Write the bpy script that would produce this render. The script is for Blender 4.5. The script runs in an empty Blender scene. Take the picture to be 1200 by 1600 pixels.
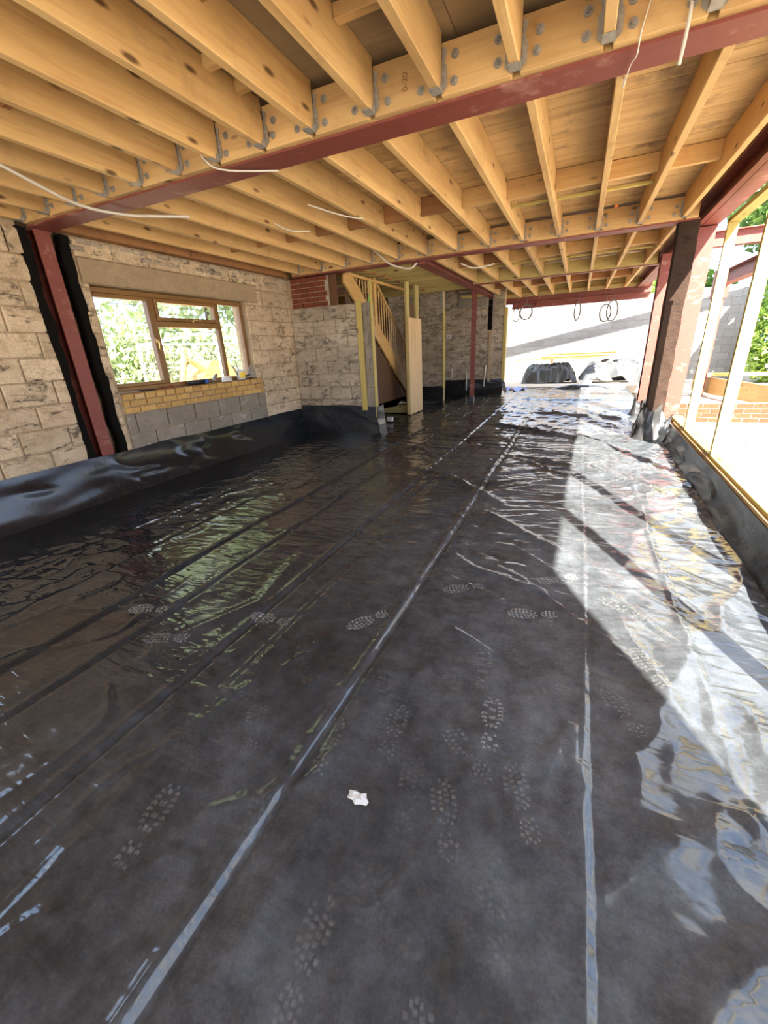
import bpy, math, random
import numpy as np
from mathutils import Matrix, Vector
random.seed(7); RNG = np.random.default_rng(11)
scene = bpy.context.scene
COL = scene.collection

# ------------------------------------------------------------------ camera
CAM_H = 1.4
F_PX = 641.6                       # focal length in pixels of the 1200x1600 frame
def _n(v):
    v = np.array(v, float); return v / np.linalg.norm(v)
_Y = _n((307, 269, -F_PX)); _X = _n((1490, -170, F_PX)); _X = _n(_X - _Y * _X.dot(_Y)); _Z = np.cross(_X, _Y)
cam_d = bpy.data.cameras.new('camera'); cam = bpy.data.objects.new('camera', cam_d); COL.objects.link(cam)
R3 = Matrix((tuple(_X), tuple(_Y), tuple(_Z)))
cam.matrix_world = Matrix.Translation((0, 0, CAM_H)) @ R3.to_4x4()
cam_d.sensor_fit = 'VERTICAL'; cam_d.sensor_height = 24.0; cam_d.lens = F_PX * 24.0 / 1600.0
cam_d.clip_start = 0.02; cam_d.clip_end = 300
scene.camera = cam

# ------------------------------------------------------------------ light
SUN = Vector((0.506, -1.05, 1.0)).normalized()      # towards the sun, read off the stud shadows
sd = bpy.data.lights.new('sun', 'SUN'); sd.energy = 15.0; sd.angle = 0.012; sd.color = (1.0, 0.94, 0.84)
so = bpy.data.objects.new('sun', sd); COL.objects.link(so)
so.rotation_euler = SUN.to_track_quat('Z', 'Y').to_euler(); so.location = (20, -30, 30)
wd = bpy.data.worlds.new('sky'); scene.world = wd; wd.use_nodes = True
nt = wd.node_tree; nt.nodes.clear()
wo = nt.nodes.new('ShaderNodeOutputWorld'); bg = nt.nodes.new('ShaderNodeBackground'); nt.links.new(bg.outputs[0], wo.inputs[0])
tc = nt.nodes.new('ShaderNodeTexCoord')
mp = nt.nodes.new('ShaderNodeMapping'); mp.inputs['Scale'].default_value = (1.6, 1.6, 4.0); nt.links.new(tc.outputs['Generated'], mp.inputs[0])
nz = nt.nodes.new('ShaderNodeTexNoise'); nz.inputs['Scale'].default_value = 1.7; nz.inputs['Detail'].default_value = 6; nz.inputs['Roughness'].default_value = 0.55
nt.links.new(mp.outputs[0], nz.inputs['Vector'])
cr = nt.nodes.new('ShaderNodeValToRGB'); cr.color_ramp.elements[0].position = 0.44; cr.color_ramp.elements[1].position = 0.60
nt.links.new(nz.outputs['Fac'], cr.inputs[0])
mx = nt.nodes.new('ShaderNodeMixRGB'); mx.inputs[1].default_value = (0.40, 0.58, 0.92, 1); mx.inputs[2].default_value = (1.0, 0.96, 0.90, 1)
nt.links.new(cr.outputs[0], mx.inputs[0]); nt.links.new(mx.outputs[0], bg.inputs[0])
bg.inputs[1].default_value = 2.0
vs = scene.view_settings
vs.view_transform = 'Standard'; vs.look = 'None'; vs.gamma = 1.0; vs.use_curve_mapping = False
vs.exposure = 1.4

# ------------------------------------------------------------------ helpers
def tag(o, label=None, cat=None, group=None, kind=None):
    if label: o['label'] = label
    if cat: o['category'] = cat
    if group: o['group'] = group
    if kind: o['kind'] = kind
    return o

def wloc(o):
    v = Vector((0, 0, 0))
    while o is not None:
        v += o.location; o = o.parent
    return v

def empty(name, loc=(0, 0, 0), **k):
    o = bpy.data.objects.new(name, None); o.empty_display_size = 0.1
    COL.objects.link(o); o.location = loc
    return tag(o, **k)

def mesh_obj(name, V, Fc, mat, parent=None, smooth=False, **k):
    """one mesh object; V in world metres, origin at the middle of its box"""
    V = np.asarray(V, float); c = (V.min(0) + V.max(0)) / 2
    me = bpy.data.meshes.new(name)
    me.from_pydata((V - c).tolist(), [], Fc)
    if mat: me.materials.append(mat)
    if smooth: me.polygons.foreach_set('use_smooth', [True] * len(me.polygons))
    me.update()
    o = bpy.data.objects.new(name, me); COL.objects.link(o)
    c = Vector(c)
    if parent: o.parent = parent; o.location = c - wloc(parent)
    else: o.location = c
    return tag(o, **k)

class MB:
    def __init__(s): s.V = []; s.F = []
    def add(s, V, Fc):
        n = len(s.V); s.V += [tuple(v) for v in V]; s.F += [tuple(i + n for i in f) for f in Fc]; return s
    def box(s, x0, x1, y0, y1, z0, z1):
        return s.add([(x0,y0,z0),(x1,y0,z0),(x1,y1,z0),(x0,y1,z0),(x0,y0,z1),(x1,y0,z1),(x1,y1,z1),(x0,y1,z1)],
                     [(3,2,1,0),(4,5,6,7),(0,1,5,4),(1,2,6,5),(2,3,7,6),(3,0,4,7)])
    def cbox(s, x0, x1, y0, y1, z0, z1, b=0.003):
        """box with chamfered edges"""
        c = [(x0+x1)/2, (y0+y1)/2, (z0+z1)/2]; h = [(x1-x0)/2, (y1-y0)/2, (z1-z0)/2]
        b = min(b, min(h) * 0.45)
        V = []; idx = {}
        for sx in (-1, 1):
            for sy in (-1, 1):
                for sz in (-1, 1):
                    sg = (sx, sy, sz)
                    for a in range(3):
                        p = [c[i] + sg[i] * (h[i] if i == a else h[i] - b) for i in range(3)]
                        idx[(sg, a)] = len(V); V.append(p)
        Fc = []
        def fix(f, nrm):
            P = [np.array(V[i]) for i in f]
            n_ = np.cross(P[1]-P[0], P[2]-P[0])
            return tuple(f) if np.dot(n_, nrm) > 0 else tuple(reversed(f))
        for a in range(3):
            o = [i for i in range(3) if i != a]
            for sg in (-1, 1):
                q = []
                for u, v in ((-1,-1),(1,-1),(1,1),(-1,1)):
                    t = [0,0,0]; t[a] = sg; t[o[0]] = u; t[o[1]] = v; q.append(idx[(tuple(t), a)])
                n_ = [0,0,0]; n_[a] = sg; Fc.append(fix(q, n_))
        for a in range(3):            # edges parallel to axis a
            o = [i for i in range(3) if i != a]
            for u in (-1, 1):
                for v in (-1, 1):
                    t0 = [0,0,0]; t0[o[0]] = u; t0[o[1]] = v; t1 = list(t0); t0[a] = -1; t1[a] = 1
                    t0 = tuple(t0); t1 = tuple(t1); n_ = [0,0,0]; n_[o[0]] = u; n_[o[1]] = v
                    Fc.append(fix([idx[(t0,o[0])], idx[(t1,o[0])], idx[(t1,o[1])], idx[(t0,o[1])]], n_))
        for sx in (-1, 1):
            for sy in (-1, 1):
                for sz in (-1, 1):
                    sg = (sx, sy, sz); Fc.append(fix([idx[(sg,0)], idx[(sg,1)], idx[(sg,2)]], sg))
        return s.add(V, Fc)
    def tube(s, pts, r, n=8, caps=True, closed=False):
        pts = [Vector(p) for p in pts]; m = len(pts); V = []; prev = None
        rr = r if hasattr(r, '__len__') else [r] * m
        for i, p in enumerate(pts):
            if closed: t = pts[(i+1) % m] - pts[i-1]
            else: t = pts[min(i+1, m-1)] - pts[max(i-1, 0)]
            t.normalize()
            if prev is None:
                a = Vector((0,0,1)) if abs(t.z) < 0.9 else Vector((1,0,0)); u = t.cross(a).normalized()
            else:
                u = (prev - t * prev.dot(t)).normalized()
            prev = u; w = t.cross(u)
            for k in range(n):
                an = 2 * math.pi * k / n; V.append(p + (u * math.cos(an) + w * math.sin(an)) * rr[i])
        Fc = []
        for i in range(m if closed else m - 1):
            j = (i + 1) % m
            for k in range(n):
                k2 = (k + 1) % n; Fc.append((i*n+k, i*n+k2, j*n+k2, j*n+k))
        if caps and not closed:
            Fc.append(tuple(reversed(range(n)))); Fc.append(tuple((m-1)*n + k for k in range(n)))
        return s.add(V, Fc)
    def prism(s, poly, axis, a0, a1):
        """polygon (2-D, ccw seen from +axis) extruded along axis"""
        o = [i for i in range(3) if i != axis]; n = len(poly); V = []
        for a in (a0, a1):
            for p in poly:
                q = [0,0,0]; q[axis] = a; q[o[0]] = p[0]; q[o[1]] = p[1]; V.append(q)
        Fc = [tuple(range(n)), tuple(reversed(range(n, 2*n)))] + [(i, i+n, (i+1) % n + n, (i+1) % n) for i in range(n)]
        return s.add(V, Fc)
    def build(s, name, mat, parent=None, smooth=False, **k):
        return mesh_obj(name, s.V, s.F, mat, parent, smooth, **k)

def timber(name, x0, x1, y0, y1, z0, z1, mat, parent=None, b=0.003, **k):
    return MB().cbox(x0, x1, y0, y1, z0, z1, b).build(name, mat, parent, **k)

def fixn(o):
    """recalculate outward normals of an irregular closed mesh"""
    import bmesh
    bm = bmesh.new(); bm.from_mesh(o.data); bmesh.ops.recalc_face_normals(bm, faces=bm.faces); bm.to_mesh(o.data); bm.free()
    return o

# value noise -------------------------------------------------------
_P = np.random.default_rng(5).random((256, 256)) * 2 - 1
def vnoise(x, y):
    xi = np.floor(x).astype(int); yi = np.floor(y).astype(int); fx = x - xi; fy = y - yi
    fx = fx*fx*fx*(fx*(fx*6-15)+10); fy = fy*fy*fy*(fy*(fy*6-15)+10)
    g = lambda a, b: _P[a & 255, b & 255]
    return (g(xi,yi)*(1-fx)+g(xi+1,yi)*fx)*(1-fy) + (g(xi,yi+1)*(1-fx)+g(xi+1,yi+1)*fx)*fy
def fbm(x, y, o=4, g=0.5):
    s = 0; a = 1; t = 0
    for i in range(o):
        s = s + a * vnoise(x * 2**i + 17.3*i, y * 2**i - 9.1*i); t += a; a *= g
    return s / t
def sstep(a, b, v):
    t = np.clip((v - a) / (b - a), 0, 1); return t*t*(3-2*t)

# ------------------------------------------------------------------ materials
def new_mat(name):
    m = bpy.data.materials.new(name); m.use_nodes = True; nt = m.node_tree
    return m, nt, nt.nodes['Principled BSDF']
class NT:
    def __init__(s, nt): s.nt = nt
    def n(s, t, **k):
        nd = s.nt.nodes.new(t)
        for a, b in k.items():
            if a.startswith('_'): setattr(nd, a[1:], b)
            else: nd.inputs[a.replace('__', ' ')].default_value = b
        return nd
    def l(s, a, b): s.nt.links.new(a, b)
    def ramp(s, fac, stops, interp='LINEAR'):
        r = s.nt.nodes.new('ShaderNodeValToRGB'); r.color_ramp.interpolation = interp
        e = r.color_ramp.elements
        while len(e) < len(stops): e.new(0.5)
        for i, (p, c) in enumerate(stops):
            e[i].position = p; e[i].color = (c, c, c, 1) if not hasattr(c, '__len__') else tuple(c) + (1,)
        s.l(fac, r.inputs[0]); return r.outputs[0]
    def mix(s, fac, a, b, blend='MIX'):
        m = s.nt.nodes.new('ShaderNodeMixRGB'); m.blend_type = blend
        for i, v in ((0, fac), (1, a), (2, b)):
            if hasattr(v, 'links') or hasattr(v, 'is_linked'): s.l(v, m.inputs[i])
            elif i == 0: m.inputs[0].default_value = v
            else: m.inputs[i].default_value = tuple(v) + (1,)
        return m.outputs[0]
    def noise(s, vec, scale, detail=3, rough=0.55, dist=0.0):
        n = s.n('ShaderNodeTexNoise'); n.inputs['Scale'].default_value = scale; n.inputs['Detail'].default_value = detail
        n.inputs['Roughness'].default_value = rough; n.inputs['Distortion'].default_value = dist
        s.l(vec, n.inputs['Vector']); return n.outputs['Fac']
    def mapping(s, vec, scale=(1,1,1), loc=(0,0,0), rot=(0,0,0)):
        n = s.n('ShaderNodeMapping'); n.inputs['Scale'].default_value = scale; n.inputs['Location'].default_value = loc; n.inputs['Rotation'].default_value = rot
        s.l(vec, n.inputs[0]); return n.outputs[0]
    def bump(s, h, strength, dist, normal_to):
        b = s.n('ShaderNodeBump'); b.inputs['Strength'].default_value = strength; b.inputs['Distance'].default_value = dist
        s.l(h, b.inputs['Height']); s.l(b.outputs[0], normal_to); return b

def m_wood(name, axis, light, mid, dark, knots=True, rough=0.65, stain=0.0):
    m, nt, b = new_mat(name); g = NT(nt)
    tc = g.n('ShaderNodeTexCoord'); oi = g.n('ShaderNodeObjectInfo')
    add = g.n('ShaderNodeVectorMath', _operation='MULTIPLY_ADD')
    cmb = g.n('ShaderNodeCombineXYZ')
    for i in range(3): g.l(oi.outputs['Random'], cmb.inputs[i])
    g.l(cmb.outputs[0], add.inputs[0]); add.inputs[1].default_value = (37, 53, 71); g.l(tc.outputs['Object'], add.inputs[2])
    v = add.outputs[0]
    sc = [1.0, 1.0, 1.0]; sc[axis] = 0.06
    v1 = g.mapping(v, sc)
    n1 = g.noise(v1, 26, 4, 0.6, 0.6)
    sc2 = [1.0, 1.0, 1.0]; sc2[axis] = 0.18
    n2 = g.noise(g.mapping(v, sc2), 5, 3)
    c = g.ramp(n1, [(0.30, mid), (0.55, light), (0.75, mid)])
    c = g.mix(g.ramp(n2, [(0.45, 0.0), (0.75, 0.55)]), c, dark)
    # per-piece tone
    hs = g.n('ShaderNodeHueSaturation'); rr = g.n('ShaderNodeMapRange'); g.l(oi.outputs['Random'], rr.inputs[0]); rr.inputs[3].default_value = 0.82; rr.inputs[4].default_value = 1.1
    g.l(rr.outputs[0], hs.inputs['Value']); g.l(c, hs.inputs['Color']); c = hs.outputs[0]
    if knots:
        sc3 = [1.0, 1.0, 1.0]; sc3[axis] = 0.34
        vo = g.n('ShaderNodeTexVoronoi', _feature='F1'); vo.inputs['Scale'].default_value = 8.5; g.l(g.mapping(v, sc3), vo.inputs['Vector'])
        k = g.ramp(vo.outputs['Distance'], [(0.08, 1.0), (0.17, 0.0)])
        c = g.mix(k, c, [q * 0.35 for q in dark])
    if stain:
        n3 = g.noise(v, 3.2, 5, 0.65)
        c = g.mix(g.ramp(n3, [(0.55, 0.0), (0.72, stain)]), c, [q * 0.4 for q in dark])
    g.l(c, b.inputs['Base Color']); b.inputs['Roughness'].default_value = rough
    g.bump(n1, 0.25, 0.002, b.inputs['Normal'])
    return m
PINE_L, PINE_M, PINE_D = (0.66, 0.43, 0.18), (0.55, 0.33, 0.12), (0.38, 0.19, 0.055)
WOOD = {a: m_wood('pine_%s' % 'xyz'[a], a, PINE_L, PINE_M, PINE_D, stain=0.3) for a in range(3)}
DECK = m_wood('deck_plank', 0, (0.62, 0.42, 0.19), (0.48, 0.30, 0.12), (0.27, 0.15, 0.06), knots=False, stain=0.75)
CHIP = m_wood('chip_sheet', 0, (0.33, 0.24, 0.13), (0.29, 0.20, 0.105), (0.20, 0.13, 0.07), knots=False, stain=0.4)
TREAT = {a: m_wood('treated_%s' % 'xyz'[a], a, (0.50, 0.40, 0.15), (0.41, 0.31, 0.11), (0.27, 0.19, 0.06)) for a in range(3)}
FRAMEW = {a: m_wood('frame_timber_%s' % 'xyz'[a], a, (0.50, 0.39, 0.11), (0.44, 0.33, 0.085), (0.34, 0.23, 0.05)) for a in range(3)}
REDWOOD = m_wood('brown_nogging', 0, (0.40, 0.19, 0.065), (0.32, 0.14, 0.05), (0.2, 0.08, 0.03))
OAKPVC = m_wood('oak_foil', 1, (0.25, 0.125, 0.035), (0.20, 0.095, 0.025), (0.14, 0.06, 0.015), knots=False, rough=0.35)
STAIRW = m_wood('stair_pine', 1, (0.60, 0.37, 0.13), (0.52, 0.30, 0.10), (0.4, 0.2, 0.06), knots=False, rough=0.4)
PLY = m_wood('ply_board', 2, (0.66, 0.46, 0.25), (0.60, 0.41, 0.21), (0.46, 0.28, 0.12), knots=False)
HARDB = m_wood('brown_hardboard', 2, (0.12, 0.05, 0.018), (0.10, 0.04, 0.014), (0.06, 0.024, 0.009), knots=False)

def m_steel(name='red_oxide', base=(0.215, 0.050, 0.034), scuff=0.75):
    m, nt, b = new_mat(name); g = NT(nt); ge = g.n('ShaderNodeNewGeometry')
    p = ge.outputs['Position']
    n1 = g.noise(g.mapping(p, (1.2, 1.2, 3)), 3.0, 6, 0.7)
    n2 = g.noise(p, 14, 4, 0.6)
    c = g.mix(g.ramp(n2, [(0.3, 0.0), (0.8, 0.5)]), base, [q * 0.72 for q in base])
    c = g.mix(g.ramp(n1, [(0.56, 0.0), (0.70, scuff)]), c, (0.42, 0.22, 0.17))
    g.l(c, b.inputs['Base Color']); b.inputs['Roughness'].default_value = 0.55
    g.bump(n2, 0.15, 0.002, b.inputs['Normal'])
    return m
STEEL = m_steel()
def m_plain(name, col, rough=0.6, metal=0.0, var=0.15, scale=8.0, spec=0.5):
    m, nt, b = new_mat(name); g = NT(nt); tc = g.n('ShaderNodeTexCoord')
    n = g.noise(tc.outputs['Object'], scale, 4)
    c = g.mix(g.ramp(n, [(0.3, 0.0), (0.75, 1.0)]), col, [q * (1 - var) for q in col])
    g.l(c, b.inputs['Base Color']); b.inputs['Roughness'].default_value = rough; b.inputs['Metallic'].default_value = metal
    b.inputs['Specular IOR Level'].default_value = spec
    return m
GALV = m_plain('galvanised', (0.46, 0.43, 0.37), 0.5, 0.35, 0.55, 30)
BLACK = m_plain('black_void', (0.008, 0.007, 0.006), 0.95, spec=0.08)
WHITE = m_plain('white_plastic', (0.75, 0.74, 0.70), 0.4)
CABLE = m_plain('white_cable', (0.72, 0.68, 0.58), 0.5)
GREYC = m_plain('grey_cable', (0.17, 0.16, 0.15), 0.5)
BRASS = m_plain('brass', (0.75, 0.52, 0.20), 0.3, 0.9)
LEAD = m_plain('lead_came', (0.30, 0.30, 0.28), 0.5, 0.3)
ORANGE = m_plain('orange_plastic', (0.85, 0.28, 0.06), 0.5)
YELLOW = m_plain('yellow_label', (0.85, 0.62, 0.05), 0.5)
BLUEP = m_plain('blue_plastic', (0.05, 0.14, 0.45), 0.4)
BLKP = m_plain('black_plastic', (0.02, 0.02, 0.022), 0.35)
GREENP = m_plain('green_label', (0.25, 0.62, 0.10), 0.5)
BROWNCOAT = None

def m_block(name, light, tan, dark, cover=0.5, dabs=0.55):
    """old blockwork: cream plaster skim left over tan blocks, dark adhesive dabs and chips"""
    m, nt, b = new_mat(name); g = NT(nt); ge = g.n('ShaderNodeNewGeometry'); oi = g.n('ShaderNodeObjectInfo')
    p = ge.outputs['Position']
    big = g.noise(p, 1.7, 5, 0.6)
    mid = g.noise(g.mapping(p, (1, 1, 1.7)), 7.0, 6, 0.65, 0.8)
    fine = g.noise(p, 60, 4, 0.6)
    dabn = g.noise(g.mapping(p, (0.8, 0.8, 1.9), (3.1, 1.7, 0.4)), 4.6, 6, 0.66, 1.0)
    scr = g.noise(g.mapping(p, (10, 10, 22), (0, 0, 0), (0.4, 0.4, 0)), 1.8, 5, 0.7)
    c = g.mix(g.ramp(mid, [(0.36, 0.0), (0.56, 1.0)]), tan, light)
    c = g.mix(g.ramp(big, [(0.42, 0.0), (0.66, cover)]), c, tan)
    rr = g.n('ShaderNodeMapRange'); g.l(oi.outputs['Random'], rr.inputs[0]); rr.inputs[3].default_value = 0.84; rr.inputs[4].default_value = 1.08
    hs = g.n('ShaderNodeHueSaturation'); g.l(rr.outputs[0], hs.inputs['Value']); g.l(c, hs.inputs['Color']); c = hs.outputs[0]
    dk = g.ramp(dabn, [(dabs, 0.0), (dabs + 0.07, 0.92)])
    brk = g.ramp(scr, [(0.40, 0.15), (0.55, 1.0)])
    mul = g.n('ShaderNodeMath', _operation='MULTIPLY'); g.l(dk, mul.inputs[0]); g.l(brk, mul.inputs[1])
    c = g.mix(mul.outputs[0], c, dark)
    c = g.mix(g.ramp(fine, [(0.35, 0.35), (0.6, 0.0)]), c, [q * 0.6 for q in tan])
    g.l(c, b.inputs['Base Color']); b.inputs['Roughness'].default_value = 0.92; b.inputs['Specular IOR Level'].default_value = 0.15
    ad = g.n('ShaderNodeMath', _operation='ADD'); g.l(mid, ad.inputs[0]); g.l(fine, ad.inputs[1])
    g.bump(ad.outputs[0], 0.7, 0.012, b.inputs['Normal'])
    return m
BLOCK = m_block('blockwork_cream', (0.74, 0.59, 0.40), (0.50, 0.37, 0.23), (0.07, 0.055, 0.042), 0.5, 0.545)
BLOCKG = m_block('blockwork_grey', (0.60, 0.50, 0.37), (0.38, 0.31, 0.22), (0.13, 0.115, 0.095), 0.8, 0.49)
BLOCKS = m_block('blockwork_smoky', (0.58, 0.49, 0.37), (0.40, 0.32, 0.23), (0.10, 0.085, 0.07), 0.8, 0.51)
GREYBLK = m_block('dense_grey_block', (0.36, 0.31, 0.24), (0.27, 0.23, 0.17), (0.74, 0.66, 0.54), 0.8, 0.60)
MORTAR = m_block('mortar', (0.58, 0.44, 0.28), (0.44, 0.32, 0.20), (0.12, 0.09, 0.06), 0.8, 0.62)
LINTEL = m_block('concrete_lintel', (0.50, 0.38, 0.24), (0.42, 0.31, 0.19), (0.22, 0.17, 0.11), 0.8, 0.66)
YBRICK = m_block('yellow_brick', (0.66, 0.42, 0.15), (0.55, 0.33, 0.11), (0.72, 0.64, 0.50), 0.5, 0.60)
RBRICK = m_block('red_brick', (0.28, 0.085, 0.045), (0.21, 0.06, 0.032), (0.12, 0.04, 0.025), 0.6, 0.60)
OBRICK = m_block('orange_brick', (0.26, 0.075, 0.04), (0.22, 0.06, 0.03), (0.17, 0.045, 0.025), 0.6, 0.60)
PALEM = m_block('pale_mortar', (0.50, 0.44, 0.35), (0.52, 0.44, 0.34), (0.4, 0.33, 0.25), 0.6, 0.62)
WALLW = m_block('pale_block_wall', (0.30, 0.29, 0.28), (0.28, 0.265, 0.25), (0.24, 0.225, 0.21), 0.6, 0.66)
GROUND = m_block('dusty_ground', (0.52, 0.45, 0.36), (0.46, 0.38, 0.29), (0.28, 0.20, 0.13), 0.7, 0.63)
BROWNCOAT = m_block('brown_coating', (0.055, 0.034, 0.024), (0.042, 0.025, 0.018), (0.018, 0.014, 0.012), 0.6, 0.56)

def m_poly(name, dust=1.0, ripple=1.0, r0=0.06, r1_=0.24):
    """black polythene film: glossy, dusty, creased"""
    m, nt, b = new_mat(name); g = NT(nt); ge = g.n('ShaderNodeNewGeometry'); p = ge.outputs['Position']
    d1 = g.noise(p, 1.1, 6, 0.65, 0.3); d2 = g.noise(p, 9, 6, 0.7); d3 = g.noise(p, 120, 3, 0.6)
    sp = g.n('ShaderNodeSeparateXYZ'); g.l(p, sp.inputs[0])
    mr = g.n('ShaderNodeMapRange', _clamp=True); g.l(sp.outputs[0], mr.inputs[0]); mr.inputs[1].default_value = -2.6; mr.inputs[2].default_value = 0.0
    mr.inputs[3].default_value = 0.22; mr.inputs[4].default_value = 1.0            # the walked side is dustier
    a = g.ramp(d1, [(0.34, 0.28), (0.66, 1.0)]); bb = g.ramp(d2, [(0.32, 0.36), (0.74, 1.0)]); cc = g.ramp(d3, [(0.3, 0.75), (0.8, 1.1)])
    f = a
    for q in (bb, cc, mr.outputs[0]):
        mm = g.n('ShaderNodeMath', _operation='MULTIPLY'); g.l(f, mm.inputs[0]); g.l(q, mm.inputs[1]); f = mm.outputs[0]
    c = g.mix(f, (0.010, 0.011, 0.013), [0.160 * dust, 0.178 * dust, 0.195 * dust])
    rust = g.noise(p, 3.3, 4, 0.6); c = g.mix(g.ramp(rust, [(0.70, 0.0), (0.78, 0.3)]), c, (0.20, 0.10, 0.05))
    g.l(c, b.inputs['Base Color'])
    rf = g.n('ShaderNodeMapRange'); g.l(f, rf.inputs[0]); rf.inputs[3].default_value = r0; rf.inputs[4].default_value = r1_; g.l(rf.outputs[0], b.inputs['Roughness'])
    b.inputs['IOR'].default_value = 1.52
    # creases: fine cross-ripples + soft dimples
    r1 = g.noise(g.mapping(p, (2.2, 9.0, 3.0), (0, 0, 0), (0, 0, 0.12)), 1.9, 1.5, 0.5, 0.6)
    r2 = g.noise(g.mapping(p, (1.4, 2.4, 1.4), (4, 2, 0), (0, 0, -0.5)), 2.6, 1.5, 0.5, 1.0)
    # the slack film on the left carries tighter cross-ripples
    lf = g.n('ShaderNodeMapRange', _clamp=True); g.l(sp.outputs[0], lf.inputs[0]); lf.inputs[1].default_value = -0.9; lf.inputs[2].default_value = -1.9; lf.inputs[3].default_value = 0.15; lf.inputs[4].default_value = 1.0
    r3 = g.noise(g.mapping(p, (6.0, 24.0, 6.0), (0, 0, 0), (0, 0, 0.25)), 1.3, 1.5, 0.5, 0.8)
    m3 = g.n('ShaderNodeMath', _operation='MULTIPLY'); g.l(r3, m3.inputs[0]); g.l(lf.outputs[0], m3.inputs[1])
    pt = g.ramp(g.noise(p, 1.6, 2), [(0.40, 0.15), (0.60, 0.75)]); m4 = g.n('ShaderNodeMath', _operation='MULTIPLY'); g.l(m3.outputs[0], m4.inputs[0]); g.l(pt, m4.inputs[1])
    ad0 = g.n('ShaderNodeMath', _operation='ADD'); g.l(r1, ad0.inputs[0]); g.l(r2, ad0.inputs[1])
    ad = g.n('ShaderNodeMath', _operation='ADD'); g.l(ad0.outputs[0], ad.inputs[0]); g.l(m4.outputs[0], ad.inputs[1])
    g.bump(ad.outputs[0], 0.34 * ripple, 0.02, b.inputs['Normal'])
    return m
POLY = m_poly('black_polythene'); POLYU = m_poly('black_polythene_upstand', 0.45, 0.15, 0.20, 0.36)
TARP = m_plain('grey_tarp', (0.085, 0.09, 0.095), 0.3, 0, 0.5, 3)
WRAP = m_plain('black_wrap', (0.05, 0.05, 0.05), 0.28, 0, 0.5, 5)
WRAPW = m_plain('pale_wrap', (0.40, 0.43, 0.45), 0.3, 0, 0.3, 5)
TAPE = m_plain('silver_tape', (0.45, 0.48, 0.50), 0.25, 0.3, 0.3, 9)
PRINT, _nt, _b = new_mat('boot_dust'); _g = NT(_nt)
_tc = _g.n('ShaderNodeTexCoord'); _oi = _g.n('ShaderNodeObjectInfo')
_nn = _g.noise(_tc.outputs['Object'], 55, 4, 0.7)
_b.inputs['Base Color'].default_value = (0.33, 0.32, 0.30, 1); _b.inputs['Roughness'].default_value = 0.8; _b.inputs['Specular IOR Level'].default_value = 0.2
_al = _g.ramp(_nn, [(0.35, 0.15), (0.65, 0.9)])
_mm = _g.n('ShaderNodeMath', _operation='MULTIPLY'); _g.l(_al, _mm.inputs[0])
_mr = _g.n('ShaderNodeMapRange'); _g.l(_oi.outputs['Random'], _mr.inputs[0]); _mr.inputs[3].default_value = 0.16; _mr.inputs[4].default_value = 0.75
_g.l(_mr.outputs[0], _mm.inputs[1]); _g.l(_mm.outputs[0], _b.inputs['Alpha'])

PRINT2 = PRINT.copy(); PRINT2.name = 'boot_dust_faint'
for _q in PRINT2.node_tree.nodes:
    if _q.type == 'MAP_RANGE': _q.inputs[3].default_value = 0.08; _q.inputs[4].default_value = 0.40
for _q in PRINT.node_tree.nodes:
    if _q.type == 'MAP_RANGE': _q.inputs[3].default_value = 0.6; _q.inputs[4].default_value = 0.95
GLASS, _nt, _b = new_mat('window_glass')
_b.inputs['Base Color'].default_value = (0.95, 0.98, 0.96, 1); _b.inputs['Roughness'].default_value = 0.0
_b.inputs['Transmission Weight'].default_value = 1.0; _b.inputs['IOR'].default_value = 1.02; _b.inputs['Specular IOR Level'].default_value = 0.5
def m_leaf(name, c1, c2):
    m, nt, b = new_mat(name); g = NT(nt); ge = g.n('ShaderNodeNewGeometry')
    n = g.noise(ge.outputs['Position'], 2.2, 5, 0.6); n2 = g.noise(ge.outputs['Position'], 17, 3)
    c = g.mix(g.ramp(n, [(0.35, 0.0), (0.65, 1.0)]), c1, c2); c = g.mix(g.ramp(n2, [(0.4, 0.0), (0.7, 0.6)]), c, [q * 0.5 for q in c1])
    g.l(c, b.inputs['Base Color']); b.inputs['Roughness'].default_value = 0.5
    b.inputs['Transmission Weight'].default_value = 0.0
    tr = g.n('ShaderNodeBsdfTranslucent'); g.l(c, tr.inputs[0]); ms = g.n('ShaderNodeMixShader'); ms.inputs[0].default_value = 0.35
    out = nt.nodes['Material Output']; g.l(b.outputs[0], ms.inputs[1]); g.l(tr.outputs[0], ms.inputs[2]); g.l(ms.outputs[0], out.inputs[0])
    return m
LEAF = m_leaf('leaf_green', (0.16, 0.30, 0.045), (0.36, 0.50, 0.10)); LEAFD = m_leaf('leaf_dark', (0.08, 0.18, 0.03), (0.22, 0.36, 0.07))
LEAFP = m_leaf('leaf_pale', (0.34, 0.44, 0.20), (0.62, 0.68, 0.42))
BARK = m_plain('bark', (0.12, 0.08, 0.05), 0.9)

# ------------------------------------------------------------------ the setting: plastic-covered floor
WL = -4.79                                      # inner face of the left wall
def RX(y): return 1.06 + 0.020 * y              # inner face of the right-hand curb
def seg_ridge(x, y, pts, h, w, asym=1.0):
    """smooth ridge along a polyline"""
    out = np.zeros_like(x); best = np.full(x.shape, 9.0); tt = np.zeros_like(x); L = 0
    tot = sum(math.dist(pts[i], pts[i+1]) for i in range(len(pts)-1))
    for i in range(len(pts)-1):
        ax, ay = pts[i]; bx, by = pts[i+1]; dx, dy = bx-ax, by-ay; l2 = dx*dx+dy*dy; l = math.sqrt(l2)
        t = np.clip(((x-ax)*dx+(y-ay)*dy)/l2, 0, 1)
        d = np.hypot(x-(ax+t*dx), y-(ay+t*dy)); sel = d < best
        best = np.where(sel, d, best); tt = np.where(sel, (L+t*l)/tot, tt); L += l
    e = sstep(0, 0.18, tt) * sstep(0, 0.18, 1-tt)
    return h * e * np.exp(-(best/w)**2)
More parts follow.
